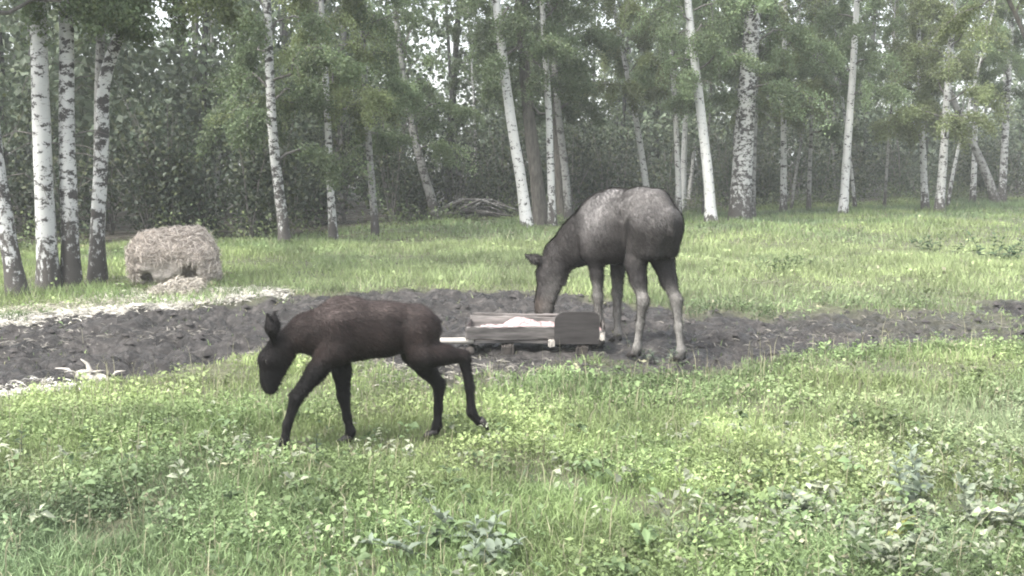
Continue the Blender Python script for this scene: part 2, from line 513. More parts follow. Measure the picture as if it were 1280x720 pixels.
B = birch
g1 = "birch clump beside the hay stack"
B("leftmost birch at the picture edge, leaning left with a dark foot", -7.72, 17.05, .135, [(-.14, 1.1), (-.25, 2.2), (-.28, 3.6), (-.3, 5.2)], M_birch_old, 0, 3.6, 1.0, 15, g1)
B("straight thick white birch, second from the left edge", -7.67, 18.07, .165, [(.0, 1.3), (.02, 3), (.05, 5)], M_birch, 2, 4.4, 1.0, 16, g1)
B("white birch just right of the straightest left trunk, rough black foot", -7.40, 18.3, .15, [(.04, 1.3), (.06, 2.6), (.15, 5)], M_birch_old, 1, 4.0, 1.0, 16, g1)
B("birch of the left clump bending right towards the hay stack", -7.15, 18.75, .13, [(.07, .9), (.22, 2.4), (.32, 3.5), (.85, 5.0)], M_birch_old, 3, 3.7, .9, 14, g1)
B("dark grey stem squeezed between the trunks of the left clump", -7.28, 19.3, .10, [(.02, 1.2), (.12, 3), (.25, 5)], M_birch_grey, 0, 4.2, .8, 13, g1)
g2 = "birches along the edge of the clearing"
B("mottled birch standing above the calf's head, right of the hay stack", -5.45, 26.4, .135, [(-.12, 1.2), (-.26, 2.8), (-.3, 5.5)], M_birch_old, 1, 3.4, 1.05, 15, g2)
B("slim pale birch straight above the calf's withers", -4.62, 28.4, .105, [(-.06, 1.5), (-.12, 4), (-.2, 6)], M_birch, 3, 4.2, .9, 14, g2)
B("thin grey birch above the calf's rump, third right of the hay stack", -3.66, 29.5, .10, [(-.1, 1.5), (-.2, 3.4), (-.28, 6)], M_birch_grey, 0, 4.0, .95, 14, g2)
B("bright white birch leaning left, just left of the feeding moose", .47, 32.3, .17, [(-.22, 1.5), (-.5, 3.2), (-.95, 6.8)], M_birch_white, 2, 5.4, 1.0, 17, g2)
B("thin mottled birch left of the moose's shoulder", 1.22, 33.0, .12, [(-.06, 1.6), (-.14, 3.6), (-.35, 6.8)], M_birch, 0, 4.8, 1.0, 15, g2)
B("grey birch rising directly behind the moose's neck", 1.92, 36.6, .135, [(-.16, 1.6), (-.38, 3.4), (-.7, 7)], M_birch_grey, 1, 5.0, 1.0, 15, g2)
B("slender birch leaning left behind the moose's back", 4.95, 39.5, .13, [(-.22, 1.6), (-.65, 4), (-1.35, 7.3)], M_birch, 3, 5.2, 1.0, 14, g2)
B("thin pale birch behind the moose's rump", 5.84, 38.5, .11, [(-.05, 1.6), (-.25, 4.5), (-.5, 7.4)], M_birch, 0, 5.3, 1.0, 14, g2)
B("clean pale birch leaning left, first right of the moose", 6.35, 34.9, .175, [(-.15, 1.5), (-.42, 3.5), (-.9, 7)], M_birch_white, 2, 5.2, 1.0, 16, g2)
B("upright white birch stem showing high behind the leaning pale one", 6.75, 43.5, .13, [(.02, 2), (.06, 5), (.1, 8)], M_birch_white, 1, 6.4, 1.0, 15, g2)
B("thickest birch, rough-barked, in the right centre of the wood edge", 7.6, 36.6, .37, [(.02, 1.5), (.12, 4), (.26, 7.2)], M_birch_old, 1, 5.6, 1.25, 19, g2, flare=.25)
B("dark slim stem tucked behind the thickest birch", 8.2, 37.6, .13, [(.0, 2), (.02, 5)], M_birch_grey, 0, 5.4, .9, 14, g2)
B("narrow white birch just right of the thickest trunk", 10.15, 41.1, .13, [(-.05, 2), (-.12, 4.5), (-.15, 7.8)], M_birch, 3, 4.5, 1.0, 15, g2)
B("thin grey stem between the narrow birch and the bright white one", 11.25, 41.7, .085, [(.0, 2), (.0, 5)], M_birch_grey, 0, 4.4, .9, 13, g2)
B("brightest clean white birch, straight, on the right of the clearing", 11.75, 39.0, .16, [(.06, 2), (.15, 4.5), (.22, 7.5)], M_birch_white, 2, 5.4, 1.0, 16, g2)
B("short pale birch leaning left beside the straight ringed one", 15.7, 41.7, .14, [(-.15, 1.5), (-.34, 3.8), (-.5, 5.5)], M_birch, 3, 3.9, .9, 12, g2)
B("straight ringed birch under the yellow-green foliage at right", 15.55, 40.0, .165, [(.05, 2), (.1, 4.5), (.15, 7)], M_birch, 3, 3.9, 1.15, 15, g2)
B("dark birch arching far left from the right edge of the wood", 20.3, 46.0, .19, [(-.5, 1.2), (-1.7, 3.6), (-3.0, 6.2), (-4.4, 8.0)], M_birch_grey, 3, 7.2, .9, 11.5, g2)
B("slim birch in the right background behind the arching stem", 20.1, 48.0, .13, [(0, 2), (-.1, 5), (-.15, 9)], M_birch, 0, 6.2, 1.0, 15, g2)
B("rightmost mottled birch beside the foot of the arching stem", 20.75, 46.6, .16, [(0, 2), (.0, 5), (.0, 9)], M_birch_old, 2, 6.4, 1.0, 16, g2)
B("dark slanting stem cutting the upper right corner", 14.6, 28.5, .10, [(-.2, 1.5), (-.9, 3.8), (-2.2, 6.4), (-3.2, 8)], M_dark_bark, 3, 7.0, .8, 11, g2)
B("small leaning grey birch left of the brush heap", -2.45, 35.8, .16, [(-.2, .8), (-.42, 1.6), (-.8, 3.2), (-1.2, 6)], M_birch_grey, 1, 3.6, .9, 12, g2)

g3 = "thin far stems in the wood"
B("thin dark stem leaning right, left of the brightest white birch", 10.9, 43.0, .06, [(.25, 2), (.7, 5), (1.1, 8)], M_birch_grey, 0, 6.2, .7, 11, g3)
B("thin pale stem leaning left, midway between brightest and ringed birches", 13.6, 43.5, .075, [(-.3, 2), (-.8, 5), (-1.2, 8)], M_birch, 2, 6.4, .7, 11, g3)
B("thin upright stem close left of the short pale leaning birch", 14.9, 44.0, .06, [(.05, 2), (.12, 5), (.1, 8)], M_birch_grey, 0, 6.0, .7, 11, g3)
B("thin pale stem leaning right between the ringed birch and arching stem", 17.6, 44.5, .075, [(.3, 2), (.9, 5), (1.5, 8)], M_birch, 1, 6.6, .7, 11, g3)
B("thin grey stem just left of the thickest birch", 6.95, 40.0, .06, [(.1, 2), (.2, 5), (.2, 8)], M_birch_grey, 2, 6.4, .7, 11, g3)
B("thin pale stem showing above the brush heap", -1.35, 41.5, .065, [(.0, 2), (-.12, 5), (-.3, 8)], M_birch, 0, 5.6, .7, 11, g3)
# a dark conifer-like stem by the bright leaning birch
B("dark brown trunk right behind the bright leaning birch", .92, 33.6, .22, [(-.2, 1.6), (-.42, 3.4), (-.7, 6.8)], M_dark_bark, 0, 5.6, 1.1, 16, "dark trunks in the wood", name="dark_tree")
B("dark trunk half hidden between moose shoulder and grey birch", 1.7, 38.0, .17, [(-.1, 2), (-.25, 5)], M_dark_bark, 1, 5.2, 1.0, 15, "dark trunks in the wood", name="dark_tree")

# ------------------------------------------------------------------ undergrowth and the wood behind (read as masses)
def clumps(n_clump, per, region, hmax, size, base, seed, name, wide=1.0):
    r = np.random.default_rng(seed)
    P, S, T = [], [], []
    st = MB()
    for i in range(n_clump):
        x, y = region(r)
        h = hmax * (.35 + .65 * r.random())
        w = wide * (.5 + .7 * r.random())
        k = int(per * (.6 + .8 * r.random()) * h / hmax)
        nb = r.integers(5, 9)
        B_ = np.stack([r.normal(0, w * .5, nb), r.normal(0, w * .5, nb), (.25 + .75 * r.random(nb)) * h], 1)
        for b in B_:
            st.tube([(x, y, -.1), (x + b[0] * .4, y + b[1] * .4, b[2] * .55), (x + b[0], y + b[1], b[2])], [.03, .02, .006], 4, cap=False)
        j = r.integers(0, nb, k); s = .3 + .75 * r.random(k)
        q = B_[j] * s[:, None] + r.normal(0, .24 * wide, (k, 3))
        q[:, 2] = np.abs(q[:, 2])
        P.append(q + np.array([x, y, 0])); S.append(size * (.6 + .8 * r.random(k))); T.append(np.full(k, .6 + .8 * r.random()))
    P = np.concatenate(P)
    me = leaf_mesh(P, np.concatenate(S), base, np.concatenate(T), r, .3, name)
    return me, st

def reg_under(r):
    x = r.uniform(-30, 34)
    return x, forest_front(x) + 1.0 + abs(r.normal(0, 6.5))
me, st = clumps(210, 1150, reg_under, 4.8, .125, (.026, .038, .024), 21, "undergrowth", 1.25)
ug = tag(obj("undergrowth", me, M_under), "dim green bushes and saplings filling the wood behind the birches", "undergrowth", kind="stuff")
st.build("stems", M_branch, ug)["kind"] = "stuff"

def reg_hem(r):
    x = r.uniform(-22, 28)
    return x, forest_front(x) + r.uniform(-1.6, 1.2)
me, st = clumps(150, 130, reg_hem, 1.0, .085, (.075, .10, .048), 22, "hem_weeds", .8)
hw = tag(obj("hem_weeds", me, M_under), "knee-high weeds along the foot of the wood edge", "weeds", kind="stuff")

def reg_back(r):
    x = r.uniform(-75, 80)
    return x, forest_front(x) + 16 + r.random() * 40
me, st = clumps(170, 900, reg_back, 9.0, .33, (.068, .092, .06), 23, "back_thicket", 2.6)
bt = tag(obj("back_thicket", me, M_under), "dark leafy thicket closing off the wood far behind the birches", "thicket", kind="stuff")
# far wood: thin stems and foliage
r = np.random.default_rng(31)
tr = MB(); FP, FS, FT = [], [], []
for i in range(186):
    x = r.uniform(-50, 56); y = forest_front(x) + 3 + r.random() ** .9 * 42
    if i < 16: x = -r.uniform(7, 21); y = forest_front(x) + 6 + 22 * r.random()
    if -.092 < x / y < .004 and i % 5 < 3 and i > 15: continue          # a thin place in the wood lets the sky in
    hgt = r.uniform(12, 19); rr_ = r.uniform(.05, .16); lean = r.normal(0, .05, 2)
    ps = np.array([(x + lean[0] * z + r.normal(0, .05), y + lean[1] * z, z) for z in (-.2, 2, 5, 9, hgt)])
    g = r.choice([.03, .05, .12, .3], p=[.35, .3, .2, .15])
    tr.tube(ps, rr_ * np.array([1.3, 1, .85, .6, .15]), 6, c=(g, g, g * .95), cap=False)
    k = int(r.uniform(900, 1700))
    z = 3.0 + (hgt - 2) * r.random(k) ** .8
    wd = 2.3 * (1.1 - .6 * (z - 3) / hgt)
    nb = 26
    cz = 3.0 + (hgt - 3) * r.random(nb) ** 1.7; ca = r.random(nb) * 6.28; cr_ = r.random(nb) * 2.4
    j = r.integers(0, nb, k)
    q = np.stack([x + np.cos(ca[j]) * cr_[j], y + np.sin(ca[j]) * cr_[j], cz[j]], 1) + r.normal(0, .5, (k, 3)) * [1.2, 1.2, .8]
    FP.append(q); FS.append(.27 * (.6 + .8 * r.random(k))); FT.append(np.full(k, r.uniform(.6, 1.4)))
fw = tag(obj("far_wood", leaf_mesh(np.concatenate(FP), np.concatenate(FS), (.12, .158, .10), np.concatenate(FT), r, .3, "far_foliage"), M_under),
         "dim hazy wood of thin stems and leaves in the far background", "wood", kind="stuff")
tr.build("stems", M_straw, fw)["kind"] = "stuff"

# ------------------------------------------------------------------ grass and herbs
def meadow(n, y0, y1, hmean, width, seed, segs=2, side=1.25, wood_edge=True):
    r = np.random.default_rng(seed)
    y = np.sqrt(r.random(n) * (y1 ** 2 - y0 ** 2) + y0 ** 2)
    x = (r.random(n) * 2 - 1) * (y * .4665 * side + 1.0)
    mk = mud_mask(x, y)
    cl = fbm(x * .9, y * .9, 4, 3)
    keep = r.random(n) > np.clip(mk * 1.4, 0, .99)
    keep &= r.random(n) < smooth(.18, .5, cl) * .75 + .3
    keep &= y < forest_front(x) + 1.5
    x, y, mk, cl = x[keep], y[keep], mk[keep], cl[keep]
    return x, y, mk, cl, r

def grass_tint(x, y, mk, r):
    N = len(x)
    big = fbm(x * .35 + 8, y * .35, 9, 3)
    mid = fbm(x * 1.7, y * 1.7, 12, 3)
    c = np.array([.152, .214, .086])[None, :] * np.ones((N, 1))
    yel = np.array([.228, .285, .118]); blu = np.array([.098, .138, .085]); dry = np.array([.27, .25, .17])
    w = smooth(.45, .68, big)[:, None]; c = c * (1 - w) + yel * w
    lft = (smooth(-.5, -3.0, x) * smooth(8.5, 6.0, y))[:, None] * .55
    w = np.clip(smooth(.52, .3, big)[:, None] * .6 + lft, 0, .85); c = c * (1 - w) + blu * w
    pale = (smooth(1.0, 4.5, x) * smooth(12.5, 8.5, y) * smooth(.35, .6, mid))[:, None] * .55      # dry, clovery right foreground
    c = c * (1 - pale) + np.array([.20, .225, .15]) * pale
    back = (smooth(14.5, 18, y) * smooth(34, 24, y) * smooth(-7, -2, x))[:, None] * .75; c = c * (1 - back) + np.array([.235, .285, .135]) * back
    w = (r.random(N) < .05 + .3 * mk)[:, None] * .8; c = c * (1 - w) + dry * w
    return c * (.34 + 1.3 * mid)[:, None] * (.75 + .5 * r.random(N))[:, None]

def trod(x, y): return 1 - .6 * np.exp(-((x + 1.15) / 1.0) ** 2 - ((y - 8.05) / .55) ** 2)      # walked-down grass under the calf

def blades(x, y, h, w, tint, r, lean=.55, segs=2):
    N = len(x)
    z = ground_z(x, y) - .01
    a = r.random(N) * 6.283; ln = h * lean * (.3 + r.random(N))
    b = r.random(N) * 6.283
    B0 = np.stack([x, y, z], 1)
    D = np.stack([np.cos(a), np.sin(a), 0 * a], 1); W = np.stack([np.cos(b), np.sin(b), 0 * b], 1) * w[:, None] * .5
    up = np.array([0, 0, 1.])
    if segs == 2:
        mid = B0 + D * (ln * .3)[:, None] + up * (h * .6)[:, None]
        tip = B0 + D * ln[:, None] + up * (h * (1 - .35 * r.random(N)))[:, None]
        v = np.stack([B0 - W, B0 + W, mid + W * .85, mid - W * .85, tip], 1).reshape(-1, 3)
        i = np.arange(N)[:, None] * 5
        c = np.repeat(tint, 5, 0).reshape(N, 5, 3)
        return v, [i + [3, 2, 4]], [i + [0, 1, 2, 3]], c.reshape(-1, 3)
    tip = B0 + D * ln[:, None] + up * h[:, None]
    v = np.stack([B0 - W, B0 + W, tip], 1).reshape(-1, 3)
    i = np.arange(N)[:, None] * 3
    return v, [i + [0, 1, 2]], [], np.repeat(tint, 3, 0)

gm = MB()
for (n_, y0, y1, h_, w_, sd_, sg) in ((155000, 5.0, 9.0, .14, .0065, 41, 2), (120000, 9.0, 15, .13, .010, 42, 2), (120000, 15, 27, .17, .016, 43, 1), (150000, 27, 54, .20, .026, 44, 1)):
    x, y, mk, cl, r = meadow(n_, y0, y1, h_, w_, sd_)
    hh_ = h_ * (.45 + .75 * r.random(len(x))) * (.25 + 1.5 * cl ** 1.3) * (1 - .45 * mk) * trod(x, y)
    v, f3, f4, c = blades(x, y, hh_, w_ * (.6 + .8 * r.random(len(x))), grass_tint(x, y, mk, r), r, .7, sg)
    gm.add(v, np.concatenate(f3), np.concatenate(f4) if f4 else None, c)
x, y, mk, cl, r = meadow(3600, 5.0, 14, 0, 0, 45)          # dry seed stems
v, f3, f4, c = blades(x, y, (.20 + .2 * r.random(len(x))) * trod(x, y), np.full(len(x), .0055), np.array([.26, .25, .16]) * (.6 + .7 * r.random(len(x)))[:, None], r, .35, 2)
gm.add(v, f3[0], f4[0], c)
gr = gm.build("meadow_grass", M_grass, None, False)
tag(gr, "short bright green meadow grass around the mud track", "grass", kind="stuff")

# low broad-leaved herbs (clover, dandelion) between the blades
def herbs(n, y0, y1, size, seed, per=6):
    x, y, mk, cl, r = meadow(n, y0, y1, 0, 0, seed)
    keep = r.random(len(x)) < smooth(.36, .62, fbm(x * 1.3 + 50, y * 1.3, 6, 3))
    x, y, mk = x[keep], y[keep], mk[keep]
    N = len(x)
    t = grass_tint(x, y, mk, r)
    X = np.repeat(x, per); Y = np.repeat(y, per); K = N * per
    az = r.random(K) * 6.283; rad = size * (.2 + .8 * r.random(K)); ht = .03 + .12 * r.random(K) * np.repeat((.4 + .9 * r.random(N)) * trod(x, y), per)
    z = np.repeat(ground_z(x, y), per)
    s = size * np.repeat(.6 + 1.1 * r.random(N) ** 3, per) * (.5 + .8 * r.random(K))
    C = np.stack([X + np.cos(az) * rad, Y + np.sin(az) * rad, z + ht], 1)
    el = r.normal(.15, .5, K)
    d = np.stack([np.cos(az) * np.cos(el), np.sin(az) * np.cos(el), np.sin(el)], 1)
    e = np.stack([-np.sin(az), np.cos(az), r.normal(0, .35, K)], 1)
    v = np.stack([C, C + d * s[:, None] * .55 + e * s[:, None] * .36, C + d * s[:, None], C + d * s[:, None] * .55 - e * s[:, None] * .36], 1).reshape(-1, 3)
    i = np.arange(K)[:, None] * 4
    lt = (.7 + .5 * r.random(K))[:, None] + (r.random(K) < .03)[:, None] * .5
    c = np.repeat(t, per, 0) * lt
    return v, np.concatenate([i + [0, 1, 2], i + [0, 2, 3]]), np.repeat(c, 4, 0)
hm = MB()
for (n_, y0, y1, s_, sd_) in ((30000, 5.0, 9.5, .030, 51), (24000, 9.5, 16, .036, 52), (9000, 16, 40, .06, 53)):
    v, f3, c = herbs(n_, y0, y1, s_, sd_)
    hm.add(v, f3, None, c)
def rosettes(n, seed):
    r = np.random.default_rng(seed); per = 9
    y = np.sqrt(r.random(n) * (8.8 ** 2 - 5.1 ** 2) + 5.1 ** 2); x = (r.random(n) * 2 - 1) * (y * .4665 * 1.2)
    keep = r.random(n) < .22 + .75 * smooth(.2, 2.6, x) * smooth(8.8, 6.4, y); x, y = x[keep], y[keep]
    N = len(x); K = N * per
    g = r.random(N)[:, None]
    t = np.where(r.random(N)[:, None] < .25 + .5 * smooth(.2, 2.6, x)[:, None], np.array([.26, .285, .20]) * (.6 + .5 * g), np.array([.10, .145, .065]) * (.7 + .7 * g))
    az = r.random(K) * 6.283; s = .075 * np.repeat(.5 + .8 * r.random(N), per) * (.6 + .6 * r.random(K)); ht = np.repeat(.05 + .13 * r.random(N), per) * (.35 + .8 * r.random(K))
    C = np.stack([np.repeat(x, per) + np.cos(az) * .02, np.repeat(y, per) + np.sin(az) * .02, np.repeat(ground_z(x, y), per) + ht], 1)
    el = r.normal(.25, .4, K)
    d = np.stack([np.cos(az) * np.cos(el), np.sin(az) * np.cos(el), np.sin(el)], 1); e = np.stack([-np.sin(az), np.cos(az), r.normal(0, .3, K)], 1)
    S = s[:, None]; dn = np.array([0, 0, -1.])
    v = np.stack([C, C + d * S * .45 + e * S * .24, C + d * S * .5, C + d * S * .45 - e * S * .24, C + d * S + dn * S * .3], 1)
    v[:, 2, 2] -= s * .08
    i = np.arange(K)[:, None] * 5
    c = np.repeat(t, per, 0) * (.6 + .7 * r.random(K))[:, None]
    return v.reshape(-1, 3), np.concatenate([i + [0, 1, 2], i + [0, 2, 3], i + [1, 4, 2], i + [2, 4, 3]]), np.repeat(c, 5, 0)
v, f3, c = rosettes(2000, 57); hm.add(v, f3, None, c)
tag(hm.build("meadow_herbs", M_grass, None, False), "low clover and broad-leaved herbs mixed into the meadow grass", "herbs", kind="stuff")

# ------------------------------------------------------------------ single weeds that stand out
def weed(label, x, y, h, n_pair, leaf_l, leaf_w, tint, seed, stems=1, spread=.09, name="weed_plant", cat="plant", group="tall weeds in the foreground", tilt=0.0):
    r = random.Random(seed)
    t = thing(name, label, cat, (x, y, gz1(x, y)), r.random() * 6.28, group)
    lm = []
    for vnt in range(2):
        L, W = leaf_l * (1 - .15 * vnt), leaf_w
        V, F = [], []
        nn = 7
        for k in range(nn):
            s = k / (nn - 1)
            w = W * math.sin(math.pi * min(1, s * .92 + .06)) ** .8 * (1 + (.16 if k % 2 else -.1)) * (1 if k < nn - 1 else .05)
            z = L * (.25 * s - .5 * s * s)
            V += [(L * s, -w * .5, z + w * .14), (L * s, 0, z), (L * s, w * .5, z + w * .14)]
        for k in range(nn - 1):
            a = k * 3
            F += [(a, a + 3, a + 4, a + 1), (a + 1, a + 4, a + 5, a + 2)]
        me = np_mesh("leaf", V, np.array(F), np.array(tint)[None, :] * np.ones((len(V), 1)) * (1 - .18 * vnt)); me.materials.append(M_weed)
        lm.append(me)
    for q in range(stems):
        ox, oy = ((r.random() - .5) * 2 * spread, (r.random() - .5) * 2 * spread) if stems > 1 else (0, 0)
        hq = h * (1 if q == 0 else .55 + .5 * r.random())
        sx, sy = (r.random() - .5) * .3 * hq + ox, (r.random() - .5) * .2 * hq + oy
        st = MB(); st.tube(np.array([(ox + sx * s * s, oy + sy * s * s, hq * s) for s in np.linspace(-.12, 1, 7)]), np.linspace(.006, .002, 7), 5, c=np.array(tint) * .7)
        st.build("stem", M_weed, t)
        for k in range(n_pair):
            s = .12 + .86 * (k + .5) / n_pair
            for side in (0, 1):
                lf = obj("leaf", lm[r.randint(0, 1)], None, t)
                lf.location = (ox + sx * s * s, oy + sy * s * s, hq * s)
                sc_ = (1.1 - .6 * s) * (.65 + .5 * r.random())
                lf.scale = (sc_, sc_ * (.8 + .5 * r.random()), sc_)
                lf.rotation_euler = ((r.random() - .5) * .9, -R(5 + 45 * s) + (r.random() - .5) * .7, k * 1.35 + side * math.pi + (r.random() - .5) * .9 + q)
    return t
PALE = (.22, .255, .18); MIDG = (.13, .165, .085); YEL = (.26, .27, .07); BLU = (.185, .225, .165)
weed("tallest pale grey-green weed in the lower right foreground", 2.50, 6.55, .38, 7, .15, .055, BLU, 1, 4, .10)
weed("broad pale weed right of the tallest one at the lower right", 2.85, 6.35, .26, 6, .15, .06, PALE, 2, 4, .12)
weed("big pale broad-leaved weed at the bottom centre", -.22, 5.85, .20, 5, .15, .055, BLU, 3, 8, .30)
weed("dark drooping grass-like weed at the bottom right of centre", .93, 5.85, .22, 5, .18, .03, MIDG, 4, 4, .07)
weed("pale leafy weed left of the tallest weed, lower right", 1.72, 6.5, .20, 5, .13, .055, PALE, 5, 4, .14)
weed("yellow-leaved weed below the tallest weed at the lower right", 2.2, 5.95, .17, 4, .13, .06, YEL, 6)
weed("whitish weed beside the yellow one in the bottom right corner", 1.95, 5.75, .18, 5, .14, .06, PALE, 7, 4, .14)
weed("thin upright weed with a bare top, right of the centre foreground", 1.42, 7.1, .34, 5, .09, .03, MIDG, 8)
weed("small dark weed between the calf's front legs", -1.42, 7.75, .20, 4, .08, .035, (.06, .085, .05), 9, group="weeds around the calf")
weed("leafy weed at the left picture edge in the meadow", -3.55, 7.75, .22, 5, .11, .05, (.07, .10, .055), 10, group="weeds around the calf")
weed("bushy dark weed in the bright grass right of the moose", 4.95, 20.3, .36, 6, .2, .05, (.10, .14, .06), 11, 6, .3, group="weeds in the back meadow")
weed("spiky dark weed beside the bushy one in the back meadow", 5.35, 20.8, .34, 6, .2, .05, (.10, .14, .06), 12, 5, .25, group="weeds in the back meadow")
weed("tall dark green weed at the right picture edge of the back meadow", 10.1, 23.0, .55, 6, .25, .08, (.07, .11, .055), 13, 7, .5, group="weeds in the back meadow")
weed("second tall weed near the right picture edge, farther back", 9.6, 24.5, .5, 6, .25, .08, (.08, .115, .055), 14, 6, .4, group="weeds in the back meadow")
weed("grey-green tuft of weed between the moose's hind hooves", 1.62, 11.75, .2, 5, .1, .035, (.10, .125, .09), 15, 7, .2, group="weeds by the trough")

# ------------------------------------------------------------------ hay stack and loose hay
def sdf_mesh(prims, lo, hi, h, disp=None):
    """smooth union of round cones -> continuous surface by surface nets.  prim: (a, ra, b, rb, k, ys, sign)"""
    xs = [np.arange(lo[i], hi[i] + h, h) for i in range(3)]
    D = np.full([len(q) for q in xs], 1.0, np.float32)
    for a, ra, b, rb, k, ys, sg in prims:
        a = np.array(a, float); b = np.array(b, float)
        pad = k + .05
        mx = max(ra, rb)
        sl = []
        for i in range(3):
            e = mx * (ys if i == 1 else 1) + pad
            s0 = np.searchsorted(xs[i], min(a[i], b[i]) - e); s1 = np.searchsorted(xs[i], max(a[i], b[i]) + e)
            sl.append(slice(max(0, s0 - 1), min(len(xs[i]), s1 + 1)))
        X, Y, Z = np.meshgrid(xs[0][sl[0]], xs[1][sl[1]], xs[2][sl[2]], indexing='ij')
        cy = a[1]
        Y2 = (Y - cy) / ys + cy
        b2 = b.copy(); b2[1] = (b[1] - cy) / ys + cy
        ab = b2 - a; L2 = ab @ ab + 1e-12
        t = np.clip(((X - a[0]) * ab[0] + (Y2 - a[1]) * ab[1] + (Z - a[2]) * ab[2]) / L2, 0, 1)
        d = np.sqrt((X - a[0] - t * ab[0]) ** 2 + (Y2 - a[1] - t * ab[1]) ** 2 + (Z - a[2] - t * ab[2]) ** 2) - (ra + (rb - ra) * t)
        d = d * (ys if ys < 1 else 1)
        S = D[sl[0], sl[1], sl[2]]
        if sg > 0:
            hh = np.clip(.5 + .5 * (S - d) / k, 0, 1)
            D[sl[0], sl[1], sl[2]] = S * (1 - hh) + d * hh - k * hh * (1 - hh)
        else:
            hh = np.clip(.5 - .5 * (S + d) / k, 0, 1)
            D[sl[0], sl[1], sl[2]] = S * (1 - hh) - d * hh + k * hh * (1 - hh)
    if disp is not None:
        X, Y, Z = np.meshgrid(*xs, indexing='ij')
        near = np.abs(D) < .25
        D[near] += disp(X[near], Y[near], Z[near])
    # surface nets
    n0, n1, n2 = D.shape
    neg = D < 0
    cnt = np.zeros((n0 - 1, n1 - 1, n2 - 1), np.int16)
    c8 = [(i, j, k) for i in (0, 1) for j in (0, 1) for k in (0, 1)]
    for (i, j, k) in c8: cnt += neg[i:n0 - 1 + i, j:n1 - 1 + j, k:n2 - 1 + k]
    act = (cnt > 0) & (cnt < 8)
    idx = np.full(act.shape, -1, np.int64); ids = np.argwhere(act); idx[act] = np.arange(len(ids))
    acc = np.zeros((len(ids), 3)); num = np.zeros(len(ids))
    val = {c: D[ids[:, 0] + c[0], ids[:, 1] + c[1], ids[:, 2] + c[2]].astype(float) for c in c8}
    for c in c8:
        for ax in range(3):
            if c[ax] == 0:
                c2 = tuple(1 if q == ax else c[q] for q in range(3))
                va, vb = val[c], val[c2]
                cr = (va < 0) != (vb < 0)
                t = np.where(cr, va / np.where(cr, va - vb, 1), 0)
                pt = np.tile(np.array(c, float), (len(ids), 1)); pt[:, ax] += t
                acc[cr] += pt[cr]; num[cr] += 1
    V = (acc / num[:, None] + ids) * h + np.array([q[0] for q in xs])
    F = []
    for ax in range(3):
        u, w = [(1, 2), (2, 0), (0, 1)][ax]
        s0 = [slice(None)] * 3; s1 = [slice(None)] * 3
        s0[ax] = slice(0, -1); s1[ax] = slice(1, None)
        A, Bq = neg[tuple(s0)], neg[tuple(s1)]
        e = np.argwhere(A != Bq)
        e = e[(e[:, u] > 0) & (e[:, w] > 0) & (e[:, u] < D.shape[u] - 1) & (e[:, w] < D.shape[w] - 1)]
        fl = A[e[:, 0], e[:, 1], e[:, 2]]
        q = []
        for du, dw in ((-1, -1), (0, -1), (0, 0), (-1, 0)):
            ee = e.copy(); ee[:, u] += du; ee[:, w] += dw
            q.append(idx[ee[:, 0], ee[:, 1], ee[:, 2]])
        q = np.stack(q, 1)
        q[~fl] = q[~fl][:, ::-1]
        F.append(q)
    F = np.concatenate(F); F = F[(F >= 0).all(1)]
    # relax
    for _ in range(2):
        S = np.zeros_like(V); C = np.zeros(len(V))
        for a_, b_ in ((0, 1), (1, 2), (2, 3), (3, 0)):
            np.add.at(S, F[:, a_], V[F[:, b_]]); np.add.at(S, F[:, b_], V[F[:, a_]])
            np.add.at(C, F[:, a_], 1); np.add.at(C, F[:, b_], 1)
        V = V * .5 + .5 * S / np.maximum(C, 1)[:, None]
    return V, F

def vert_normals(V, F):
    n_ = np.cross(V[F[:, 2]] - V[F[:, 0]], V[F[:, 3]] - V[F[:, 1]])
    N = np.zeros_like(V)
    for k in range(4): np.add.at(N, F[:, k], n_)
    return N / (np.linalg.norm(N, axis=1)[:, None] + 1e-12)

hx, hy = -5.80, 18.75
hay = thing("hay_stack", "weathered beige hay stack, hollowed at its foot, beside the left birches", "hay stack", (hx, hy, gz1(hx, hy) + .0), R(6))
hay.scale = (.88, .88, .90)
pr = []
for a_, ra, b_, rb, k in (((-.38, 0, .62), .40, (.36, 0, .64), .42, .18), ((-.45, 0, .35), .33, (.40, 0, .35), .38, .15), ((-.1, 0, .80), .18, (.35, 0, .80), .18, .2),
                          ((.52, -.1, .52), .28, (.52, -.05, .1), .27, .14), ((-.5, .1, .25), .28, (.5, .2, .2), .30, .15), ((-.62, -.1, .55), .17, (-.60, 0, .3), .17, .15)):
    pr.append((a_, ra, b_, rb, k, 1.15, 1))
pr.append(((.34, -.85, .10), .19, (.34, -.05, .10), .19, .05, 1.0, -1)); pr.append(((.36, -.85, .36), .14, (.36, -.12, .34), .12, .05, 1.0, -1))
pr.append(((.10, -.85, .06), .13, (.10, -.25, .08), .12, .06, 1.0, -1))
pr.append(((-.5, -.85, .10), .17, (-.46, -.05, .14), .15, .06, 1.0, -1))
pr.append(((-.62, -.52, .50), .07, (-.6, -.40, .5), .06, .05, 1.0, -1))
V_, F_ = sdf_mesh(pr, (-1.0, -.85, -.1), (1.05, .85, 1.25), .025,
                  lambda x, y, z: (fbm(x * 4, y * 4, z * 6, 3) - .5) * .12 + (fbm(x * 16, y * 16, z * 40, 2) - .5) * .04)
N_ = vert_normals(V_, F_)
obj("stack_body", np_mesh("stack_body", V_, F_), M_hay, hay)
r = np.random.default_rng(61)
